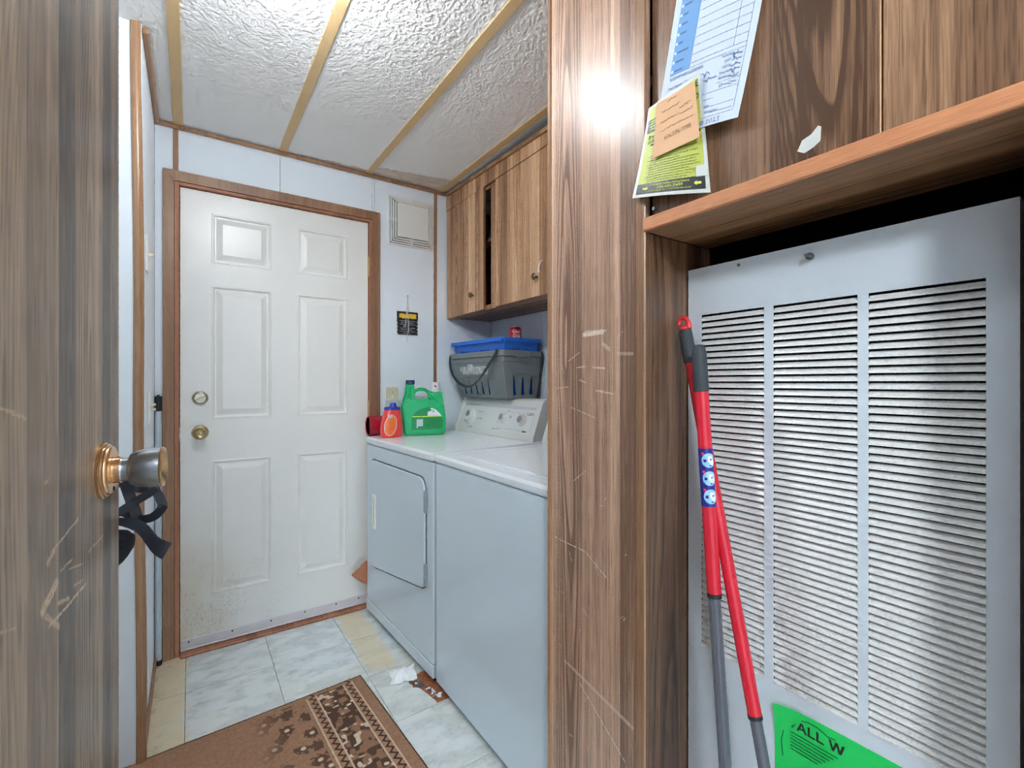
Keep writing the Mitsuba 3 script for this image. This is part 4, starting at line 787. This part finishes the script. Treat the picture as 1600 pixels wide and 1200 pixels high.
# ================================================================== baskets on the dryer console
gb = thing('grey_basket', 'grey plastic shopping basket with black strap handles and white lettering, on the dryer console', 'basket')
BA = math.atan2(-.028, .53)                                     # nearly parallel to the machines
MB_ = np.eye(4); MB_[:3, 0] = (math.cos(.05), math.sin(.05), 0); MB_[:3, 1] = (-math.sin(.05), math.cos(.05), 0); MB_[:3, 3] = (1.283, 1.945, 0)   # local x = depth to the wall, y = along it
BD, BL, ZB, ZT, TX, TYN, TYF = .262, .515, 1.1075, 1.355, .040, .020, .050      # depth, length, bottom and rim heights, tapers
def bwall(p00, p10, p11, p01, holes, th=.0028):
    """A wall with openings: corners bottom-left, bottom-right, top-right, top-left as seen from outside; holes in unit coordinates."""
    p00, p10, p11, p01 = (np.array(q, float) for q in (p00, p10, p11, p01)); Wd_, Hd = np.linalg.norm(p11 - p01), np.linalg.norm(p01 - p00)
    poly = sbox(0, 0, 1, 1).difference(unary_union(holes)) if holes else sbox(0, 0, 1, 1)
    g = extr(poly, 1.0); V = g.vertices; u, v = V[:, :1], V[:, 1:2]
    n = np.cross(p10 - p00, p01 - p00); n /= np.linalg.norm(n)
    g.vertices = p00 * (1 - u) * (1 - v) + p10 * u * (1 - v) + p11 * u * v + p01 * (1 - u) * v + n * (V[:, 2:] - 1) * th; g.fix_normals(); return g
b00, b10, b11, b01 = (TX, TYN), (BD - .02, TYN), (BD - .02, BL - TYF), (TX, BL - TYF)
t00, t10, t11, t01 = (.006, .006), (BD - .006, .006), (BD - .006, BL - .006), (.006, BL - .006)
ZW = ZT - .050
def slots(cs, w0, w1, z0, z1): return [Polygon([(c - w0, z0), (c + w0, z0), (c + w1, z1 - .03), (c, z1), (c - w1, z1 - .03)]) for c in cs]
front = bwall((*b01, ZB), (*b00, ZB), (*t00, ZW), (*t01, ZW), slots((.16, .29, .42, .55, .68), .020, .006, .10, .52))
side = bwall((*b00, ZB), (*b10, ZB), (*t10, ZW), (*t00, ZW), slots((.26, .52, .78), .055, .020, .10, .58))
bk = bwall((*b10, ZB), (*b11, ZB), (*t11, ZW), (*t10, ZW), slots((.2, .4, .6, .8), .02, .006, .1, .5)); fs = bwall((*b11, ZB), (*b01, ZB), (*t01, ZW), (*t11, ZW), slots((.26, .52, .78), .05, .02, .1, .55))
bot = mv(extr(Polygon([b00, b10, b11, b01]), .004), onZ((0, 0, ZB)))
part(gb, 'body', mv(cat([front, side, bk, fs, bot]), MB_), M_('basket_grey'), False)
def rimring(o, i, z0, z1): return mv(extr(sbox(o, o, BD - o, BL - o).buffer(-.012).buffer(.012).difference(sbox(i, i, BD - i, BL - i)), z1 - z0), onZ((0, 0, z0)))
part(gb, 'rim', mv(cat([rimring(.002, .012, ZT - .056, ZT - .031), rimring(-.006, .012, ZT - .029, ZT)]), MB_), M_('basket_grey'), 25)
# arched reinforcing ribs over the slots
def arc_tube(fn, a0, a1, h, base, r=.0028):
    t = np.linspace(0, 1, 24); return tube([fn(a0 + (a1 - a0) * x, base + h * math.sin(math.pi * x)) for x in t], r, 8)
lerp = lambda p, q, s: np.array(p) * (1 - s) + np.array(q) * s
def fpt(u, v, off=.001): return np.append(lerp(lerp(b01, b00, u), lerp(t01, t00, u), v) + np.array([-off, 0]), ZB + v * (ZW - ZB))
def spt(u, v, off=.001): return np.append(lerp(lerp(b00, b10, u), lerp(t00, t10, u), v) + np.array([0, -off]), ZB + v * (ZW - ZB))
part(gb, 'arch', mv(arc_tube(fpt, .06, .80, .10, .50), MB_), M_('basket_grey'), True); part(gb, 'arch', mv(arc_tube(spt, .08, .96, .10, .55), MB_), M_('basket_grey'), True)
part(gb, 'corner_post', mv(hull([tuple(fpt(u, v, .004)) for u in (.86, 1.0) for v in (.01, .75)] + [tuple(spt(u, v, .004)) for u in (0, .2) for v in (.01, .75)] + [tuple(fpt(1.0, v, .001)) for v in (.88,)]), MB_), M_('basket_grey'), 20)
hr = mv(cat([tube([(.085, -.004, ZT - .008), (.085, -.010, ZT - .030), (.092, -.011, ZT - .044), (.160, -.011, ZT - .044), (.167, -.010, ZT - .030), (.167, -.004, ZT - .008)], .0035, 8), bx(.09, .162, -.0065, -.003, ZT - .036, ZT - .008, .001)]), MB_)
part(gb, 'side_grip', hr, M_('basket_grey'), 30)
# lettering on the long side (reads towards the viewer)
n_ = np.cross(fpt(1, 0) - fpt(0, 0), fpt(0, 1) - fpt(0, 0)); n_ /= np.linalg.norm(n_)
def on_front(s, u, v, h, bold, w):
    m = meshkit.text_mesh(s, h, .0004, bold); V = m.vertices; V[:, 0] *= w / V[:, 0].max(); ey = (fpt(.5, 1, 0) - fpt(.5, 0, 0)); ey /= np.linalg.norm(ey); o = fpt(u, v, 0)
    m.vertices = o + np.array([0, -1.0, 0]) * V[:, :1] + ey * V[:, 1:2] + n_ * (V[:, 2:] + .0006); m.fix_normals(); return mv(m, MB_)
part(gb, 'lettering', cat([on_front('PLEASE', .33, .865, .014, True, .05), on_front('DO NOT REMOVE FROM STORE', .15, .745, .023, True, .275), on_front('PROPERTY OF LOBLAW COMPANIES', .19, .655, .016, True, .25)]), M_('print_white'), False, 'white printed lettering', kind='stuff')
# strap handles
w_ = np.clip((np.linspace(0, 1, 50) - .45) / .35, 0, 1)[:, None]; SA = (1 - w_) * np.array([.8, .1, .45]) + w_ * np.array([.15, .85, .5])
part(gb, 'strap', ribbon(mv(trimesh.Trimesh(spline([(-.008, .505, ZT - .012), (-.014, .495, ZT - .055), (-.026, .44, ZT - .125), (-.030, .335, ZT - .178), (-.030, .27, ZT - .186), (-.028, .20, ZT - .165), (-.022, .12, ZT - .10), (-.013, .06, ZT - .035), (-.007, .035, ZT + .004)], 50), np.zeros((0, 3), int), process=False), MB_).vertices, SA, np.linspace(.011, .026, 50), .0018), M_('strap'), 40, 'black webbing strap handle')
part(gb, 'strap', ribbon(mv(trimesh.Trimesh(spline([(BD - .012, -.008, ZT - .002), (BD - .004, -.012, ZT - .045), (BD - .014, -.010, ZT - .11), (BD - .030, -.006, ZT - .19), (BD - .036, .004, ZT - .243)], 30), np.zeros((0, 3), int), process=False), MB_).vertices, (1, .2, 0), .012, .0018), M_('strap'), 40, 'black webbing strap handle')
# blue basket nested inside
bb = thing('blue_basket', 'bright blue plastic basket nested inside the grey basket', 'basket')
ZR = 1.420
MB2 = MB_.copy()
q00, q10, q11, q01 = (.058, .036), (BD - .045, .036), (BD - .045, BL - .075), (.058, BL - .075)
r00, r10, r11, r01 = (.018, .014), (BD - .018, .014), (BD - .018, BL - .018), (.018, BL - .018)
zq = 1.118
def bw(a, b, c, d, h): return bwall((*a, zq), (*b, zq), (*c, ZR - .012), (*d, ZR - .012), h, .0025)
sl = [sbox(c - .012, .80, c + .012, .86) for c in (.12, .17, .22, .27, .55, .60, .65, .70)]; sl2 = [sbox(c - .02, .80, c + .02, .86) for c in (.15, .24, .33, .5, .6, .7, .8)]
part(bb, 'body', mv(cat([bw(q01, q00, r00, r01, sl), bw(q00, q10, r10, r00, sl2), bw(q10, q11, r11, r10, sl), bw(q11, q01, r01, r11, sl2), mv(extr(Polygon([q00, q10, q11, q01]), .003), onZ((0, 0, zq)))]), MB2), M_('basket_blue'), False)
part(bb, 'rim', mv(cat([mv(extr(sbox(-.004, -.004, BD + .0, BL + .002).buffer(-.02).buffer(.02).difference(sbox(.012, .014, BD - .012, BL - .012)), .007), onZ((0, 0, ZR - .007))), mv(extr(sbox(-.004, -.004, BD + .0, BL + .002).buffer(-.02).buffer(.02).difference(sbox(-.0015, -.0015, BD - .0025, BL - .0005)), .014), onZ((0, 0, ZR - .020)))]), MB2), M_('basket_blue'), 25)
part(bb, 'rib', mv(cat([bx(-.003, .012, .012 + i * .098, .016 + i * .098, ZR - .022, ZR - .007) for i in range(6)]), MB2), M_('basket_blue'), False, kind='stuff')
def cloth(seed, x0, x1, y0, y1, z0, z1):
    def f(u, v):
        x, y = x0 + (x1 - x0) * u, y0 + (y1 - y0) * v; e = np.minimum(np.minimum(u, 1 - u), np.minimum(v, 1 - v))
        z = z0 + (z1 - z0) * np.clip(e * 9, 0, 1) ** .5 + .012 * (meshkit.fbm(np.stack([x * 30, y * 30, 0 * x + seed], 1), 3) - .5); return np.stack([x, y, z], 1)
    return mv(sheet(f, 24, 36, .004, (0, 0, -1)), MB2)
solid('folded_laundry', cloth(3, .040, BD - .040, .036, BL - .052, 1.32, 1.366), M_('laundry_red'), 'faded pink folded laundry inside the blue basket', 'laundry', smooth=True)
# drink can standing in the blue basket
cx, cy, cz, cr = 1.428, 2.040, 1.3655, .0330
cn = thing('drink_can', 'red drink can with white script lettering, standing in the blue basket', 'can')
part(cn, 'body', lathe([(0, .002), (.024, .002), (.026, 0), (.032, .010), (cr, .014), (cr, .106), (.031, .112), (.0272, .1185), (0, .1185)], (cx, cy, cz), (0, 0, 1), 48), M_('can_red'), 35)
part(cn, 'rim', lathe([(.0262, .1175), (.0275, .1175), (.0278, .1205), (.0270, .1218), (.0258, .1205), (.0250, .1190), (0, .1190), (0, .1185), (.0262, .1185)], (cx, cy, cz), (0, 0, 1), 40), M_('can_rim'), 40, 'silver rim')
vd = np.array([-.55, -.835, 0]); vd /= np.linalg.norm(vd); rx = np.array([-vd[1], vd[0], 0]); rx = rx if rx[0] > 0 else -rx
def on_can(m, z, rot=0.0):
    m = m.copy(); V = m.vertices.copy(); a = V[:, 0] / cr + rot; m.vertices = np.array([cx, cy, cz + z]) + (np.sin(a) * (cr + .0002 + V[:, 2]))[:, None] * rx + (np.cos(a) * (cr + .0002 + V[:, 2]))[:, None] * vd + np.array([0, 0, 1.0]) * V[:, 1:2]; m.fix_normals(); return m
def script(s, h, w):
    m = meshkit.text_mesh(s, h, .0003, True).subdivide_to_size(.006); V = m.vertices; V[:, 0] *= w / V[:, 0].max(); V[:, 0] += .28 * V[:, 1]; V[:, 0] -= V[:, 0].max() / 2; m.vertices = V; return m
part(cn, 'lettering', cat([on_can(script('Coca', .017, .044), .087, .1), on_can(script('Cola', .017, .044), .064, .15), on_can(mv(extr(line2([(x, .004 * math.sin(x * 120)) for x in np.linspace(-.022, .022, 16)], .0035), .0003), np.eye(4)), .058, .1)]), M_('print_white'), False, 'white script lettering', kind='stuff')

# ================================================================== detergents on the dryer
TZ = .9125
ob2 = thing('orange_bottle', 'small orange-red detergent bottle with a blue cap, on the far end of the dryer', 'bottle')
OX, OY = .848, 2.318; MO = frame((math.cos(.15), math.sin(.15), 0), (-math.sin(.15), math.cos(.15), 0), (OX, OY, TZ))
part(ob2, 'body', mv(loft([(0, .048, .028, 0, 0, 3), (.003, .0525, .0315, 0, 0, 3), (.012, .055, .034, 0, 0, 3), (.05, .057, .035, 0, 0, 2.8), (.085, .0535, .033, .001, 0, 2.6), (.115, .047, .031, .003, 0, 2.4), (.132, .043, .030, .004, 0, 2.2), (.139, .040, .029, .004, 0, 2.2)], 48), MO), M_('orange_bottle'), 50)
q = part(ob2, 'cap', mv(cat([loft([(.139, .0415, .031, .004, 0, 2.2), (.151, .0415, .031, .004, 0, 2.2), (.153, .039, .029, .004, 0, 2.2)], 40), loft([(.153, .020, .018, .010, 0, 2), (.160, .017, .016, .010, 0, 2), (.172, .0145, .0145, .010, 0, 2), (.174, .012, .012, .010, 0, 2)], 28)]), MO), M_('cap_blue'), 40, 'blue spout cap')
el = affinity.rotate(affinity.scale(Point(0, 0).buffer(1, 24), .028, .050), -12)
def on_bottle(poly, x0, z0, lift):
    g = extr(poly, .0003).subdivide_to_size(.008); V = g.vertices; x, z = V[:, 0] + x0, V[:, 1] + z0
    rx_ = np.interp(z, [0, .012, .05, .085, .115, .132], [.0525, .055, .057, .0535, .047, .043]); ry_ = np.interp(z, [0, .012, .05, .085, .115, .132], [.0315, .034, .035, .033, .031, .030])
    y = -ry_ * (1 - np.clip(abs(x) / rx_, 0, .98) ** 2.8) ** (1 / 2.8); g.vertices = np.stack([x, y - lift - V[:, 2], z], 1); g.fix_normals(); return mv(g, MO)
part(ob2, 'label', on_bottle(el, -.020, .062, .0006), M_('label_orange'), True, 'orange oval label')
part(ob2, 'label_border', on_bottle(affinity.rotate(affinity.scale(Point(0, 0).buffer(1, 24), .031, .053), -12).difference(affinity.rotate(affinity.scale(Point(0, 0).buffer(1, 24), .0285, .0505), -12)), -.020, .062, .0006), M_('label_yellow' if False else 'print_white'), True)
part(ob2, 'logo_patch', on_bottle(sbox(-.010, -.006, .008, .007).buffer(.002), -.022, .108, .0008), M_('panel_print'), True)
part(ob2, 'label_print', cat([on_bottle(sbox(-.018, -.001, .016 - .004 * (i % 2), .0012), -.020, .040 + i * .008, .0010) for i in range(6)]), M_('orange_bottle'), False, kind='stuff')

jg = thing('green_jug', 'large green detergent jug with a handle and navy screw cap, on the dryer', 'jug')
JM = frame((math.cos(-.28), math.sin(-.28), 0), (0, 0, 1), (.918, 2.315, TZ))      # x along the jug, y up, z towards the viewer
sil = Polygon([(.006, .0), (.0, .008), (-.006, .08), (-.012, .14), (-.012, .155), (-.006, .185), (.002, .215), (.004, .232), (.008, .272), (.044, .272), (.046, .236), (.050, .243), (.075, .252), (.098, .247), (.118, .232), (.130, .228), (.176, .228), (.181, .222), (.183, .205), (.184, .16), (.190, .10), (.192, .07), (.190, .02), (.184, .004), (.176, 0)])
sil = sil.buffer(-.004).buffer(.008).buffer(-.004)
hole = affinity.translate(affinity.scale(Point(0, 0).buffer(1, 24), .031, .020), .078, .214).union(sbox(.050, .196, .106, .212).buffer(.004))
jb = puffy(sil.difference(hole), .105, .028, 9); V = jb.vertices; V[:, 0] = .002 + V[:, 0] * 1.13; V[:, 1] *= 1.0; V[:, 2] -= .0975
up = np.clip((V[:, 1] - .19) / .06, 0, 1); V[:, 2] = -.045 + (V[:, 2] + .045) * (1 - .62 * up); jb.vertices = V
part(jg, 'body', mv(jb, JM), M_('jug_green'), 60)
part(jg, 'screw_cap', mv(cat([lathe([(0, .270), (.0235, .270), (.0235, .289), (.022, .291), (0, .291)], (.033, 0, -.045) if False else (0, 0, 0), (0, 0, 1), 28)]), JM @ np.array([[1, 0, 0, .0330], [0, 0, 1, 0], [0, -1, 0, -.045], [0, 0, 0, 1.0]])), M_('cap_navy'), 40, 'navy screw cap')
# label on the front face
lab = Polygon([(.030, .030), (.176, .034), (.184, .050), (.184, .075), (.176, .105), (.150, .135), (.120, .148), (.085, .145), (.055, .128), (.038, .106), (.032, .09)]).buffer(-.003).buffer(.003)
lab = affinity.scale(lab, 1.08, 1.0, origin=(0, 0)); FZJ = .0078
part(jg, 'label', mv(extr(lab, .0006), JM @ frame((1, 0, 0), (0, 1, 0), (0, 0, FZJ))), M_('label_green'), False, 'darker green label')
part(jg, 'label_stripe', mv(extr(lab.intersection(sbox(0, .0985, .205, .1030)), .0004), JM @ frame((1, 0, 0), (0, 1, 0), (0, 0, FZJ + .0007))), M_('label_yellow'), False)
wpz = lab.intersection(Polygon([(.118, .1032), (.30, .1032), (.30, .2), (.145, .2), (.135, .150), (.131, .127), (.118, .127)]))
part(jg, 'label_patch', mv(extr(wpz, .0004), JM @ frame((1, 0, 0), (0, 1, 0), (0, 0, FZJ + .0007))), M_('print_white'), False)
part(jg, 'label_patch', mv(extr(sbox(.060, .050, .093, .086).union(sbox(.060, .040, .067, .052)), .0004), JM @ frame((1, 0, 0), (0, 1, 0), (0, 0, FZJ + .0007))), M_('panel_print'), False)
part(jg, 'label_print', cat([mv(bx(.105, .196 - .01 * (i % 3), .044 + i * .0085, .0455 + i * .0085, .0, .0004), JM @ frame((1, 0, 0), (0, 1, 0), (0, 0, FZJ + .0007))) for i in range(6)] + [mv(bx(.133 + i * .012, .138 + i * .012, .129 - i * .004, .137 - i * .004, .0, .0004), JM @ frame((1, 0, 0), (0, 1, 0), (0, 0, FZJ + .0012))) for i in range(2)]), M_('ink_green'), False, kind='stuff')
wc = thing('spray_can', 'white topped can standing behind the right shoulder of the green jug', 'can')
part(wc, 'body', lathe([(0, 0), (.026, 0), (.0275, .004), (.0275, .215), (.024, .224), (0, .224)], (1.158, 2.452, TZ), (0, 0, 1), 32), M_('jug_green'), 30)
part(wc, 'cap', lathe([(0, .2242), (.0255, .2242), (.0262, .228), (.0255, .276), (.022, .281), (0, .281)], (1.158, 2.452, TZ), (0, 0, 1), 32), M_('print_white'), 35, 'white plastic cap')
part(wc, 'mark', cyl((1.146, 2.4295, TZ + .258), (1.1455, 2.4282, TZ + .258), .006, 16), M_('print_pink'), False, 'small red round mark')
rt = thing('red_tin', 'shiny dark red tin lying on its side behind the orange bottle', 'tin')
part(rt, 'body', lathe([(.046, .004), (.049, 0), (.0505, .003), (.0505, .117), (.049, .120), (0, .120), (0, .117), (.046, .115)], (.766, 2.442, TZ + .0508), (1, -.04, 0), 44), M_('deep_red'), 35)
part(rt, 'inside', lathe([(0, .016), (.0458, .016), (.0458, .020), (0, .020)], (.766, 2.442, TZ + .0508), (1, -.04, 0), 40), M_('hollow_shade_red'), False, 'dark disc for the shaded open end')  # dark red disc painted as the shade inside the tin

# ================================================================== on the floor
def rug_pt(a, b, z=0): return np.array([.5685 - a * math.cos(.06) + b * math.sin(.06), 1.907 - a * math.sin(.06) - b * math.cos(.06), z])
rg = thing('patterned_rug', 'brown patterned rug with a dark floral border band, on the vinyl floor', 'rug')
RL, RWd = .86, .58
def rp(a0, a1, b0, b1, z0, z1): return hull([rug_pt(a, b, z) for a in (a0, a1) for b in (b0, b1) for z in (z0, z1)])
part(rg, 'pile', rp(.004, RL - .004, .004, RWd - .004, .0005, .0062), M_('rug'), False)
part(rg, 'binding', cat([rp(0, .0038, 0, RWd, .0003, .0068), rp(RL - .0038, RL, 0, RWd, .0003, .0068), rp(.0038, RL - .0038, 0, .0038, .0003, .0068), rp(.0038, RL - .0038, RWd - .0038, RWd, .0003, .0068)]), M_('dark_binding'), False, 'dark bound edge')
def tis(u, v):
    a, b = (u - .5), (v - .5); r = np.sqrt(a * a + b * b) * 2; q = np.stack([u * 5, v * 5, 0 * u], 1)
    x = .712 + .100 * a + .030 * b + .018 * (meshkit.noise(q + 11, 1) - .5); y = 1.812 + .085 * b - .030 * a + .018 * (meshkit.noise(q + 5, 2) - .5)
    z = .0025 + .030 * np.clip(1 - r, 0, 1) * (.4 + meshkit.noise(q * 1.3, 3)) + .020 * abs(meshkit.noise(q * 1.7, 4) - .5) * np.clip(1.3 - r, 0, 1) + .035 * np.clip(a * 2 - .35, 0, 1) * np.clip(b * 2 + .4, 0, 1)
    return np.stack([x, y, z], 1)
solid('crumpled_tissue', sheet(tis, 40, 40, .0006, (0, 0, -1)), M_('tissue'), 'crumpled white tissue on the floor at the foot of the dryer', 'tissue', smooth=False)
solid('cardboard_flap', hull([(.690, 2.470, .190), (.755, 2.440, .262), (.775, 2.442, .255), (.775, 2.446, .130), (.735, 2.462, .150), (.692, 2.474, .192)]), M_('cardboard'), 'pinkish brown cardboard flap sticking out between the dryer and the entry door', 'cardboard', smooth=False)

# ================================================================== bag on the far knob of the open door
bg = thing('black_bag', 'black mesh bag with loose webbing straps, hanging behind the open door', 'bag')
def bagmesh():
    m = trimesh.creation.icosphere(4); V = m.vertices.copy(); n3 = meshkit.fbm(V * 2.2 + 5, 3) - .5
    V[:, 0] = .030 + V[:, 0] * .130 + .02 * n3; V[:, 1] = .072 + V[:, 1] * .032 + .02 * n3; V[:, 1] -= .95 * np.clip(V[:, 0] - .085, 0, 1)
    z = V[:, 2]; V[:, 2] = .962 + np.where(z > 0, z * .028, -abs(z) ** .8 * .066) + .010 * n3
    m.vertices = V; return mv(m, MD)
part(bg, 'pouch', bagmesh(), M_('black_cloth'), True)
ac = (.30, -.62, .72)
part(bg, 'strap', ribbon(spline([(-.118, .800, 1.080), (-.098, .868, 1.066), (-.0829, .9072, 1.0462), (-.0766, .9029, 1.027), (-.0693, .8857, 1.0085), (-.0638, .8819, .9895)], 30), (.6, .35, .6), .014), M_('strap'), 40)
part(bg, 'strap', ribbon(spline([(-.10, .895, .994), (-.0821, .8823, 1.0037), (-.0693, .8857, 1.0123), (-.0537, .8749, 1.0236), (-.0407, .8538, 1.0391)], 30), (-.3, .2, .9), .0115), M_('strap'), 40)
part(bg, 'strap', ribbon(spline([(-.0475, .8655, 1.044), (-.0420, .8648, 1.032), (-.0365, .8625, 1.019), (-.0325, .8600, 1.0075)], 24), (.9, .1, .42), .0115), M_('strap'), 40)
part(bg, 'strap', ribbon(spline([(-.0318, .8590, 1.0100), (-.0350, .8615, 1.0035), (-.0444, .8685, .9925), (-.0568, .8771, .9882), (-.0690, .8963, .9895), (-.086, .900, 1.0)], 40), (-.35, .05, .93), .0125), M_('strap'), 40)
part(bg, 'strap', ribbon(spline([(-.110, .90, .987), (-.0864, .8975, .9849), (-.0713, .8749, .9851), (-.0567, .8527, .9807), (-.0454, .8328, .9685), (-.0345, .8131, .9603), (-.0264, .8076, .9558)], 40), (.25, .1, .95), np.linspace(.009, .023, 40)), M_('strap'), 40)
part(bg, 'strap', ribbon(spline([(-.098, .86, 1.052), (-.0755, .89, 1.036), (-.0647, .8947, 1.0299), (-.049, .8838, 1.0308), (-.0397, .8653, 1.0369)], 30), (.1, .0, 1), .009), M_('strap'), 40)
part(bg, 'loop', ribbon(spline([(-.150, .752, 1.080), (-.152, .762, 1.100), (-.150, .775, 1.075), (-.140, .80, 1.04), (-.125, .84, 1.01)], 24), (1, 0, .2), .014), M_('strap'), 40)
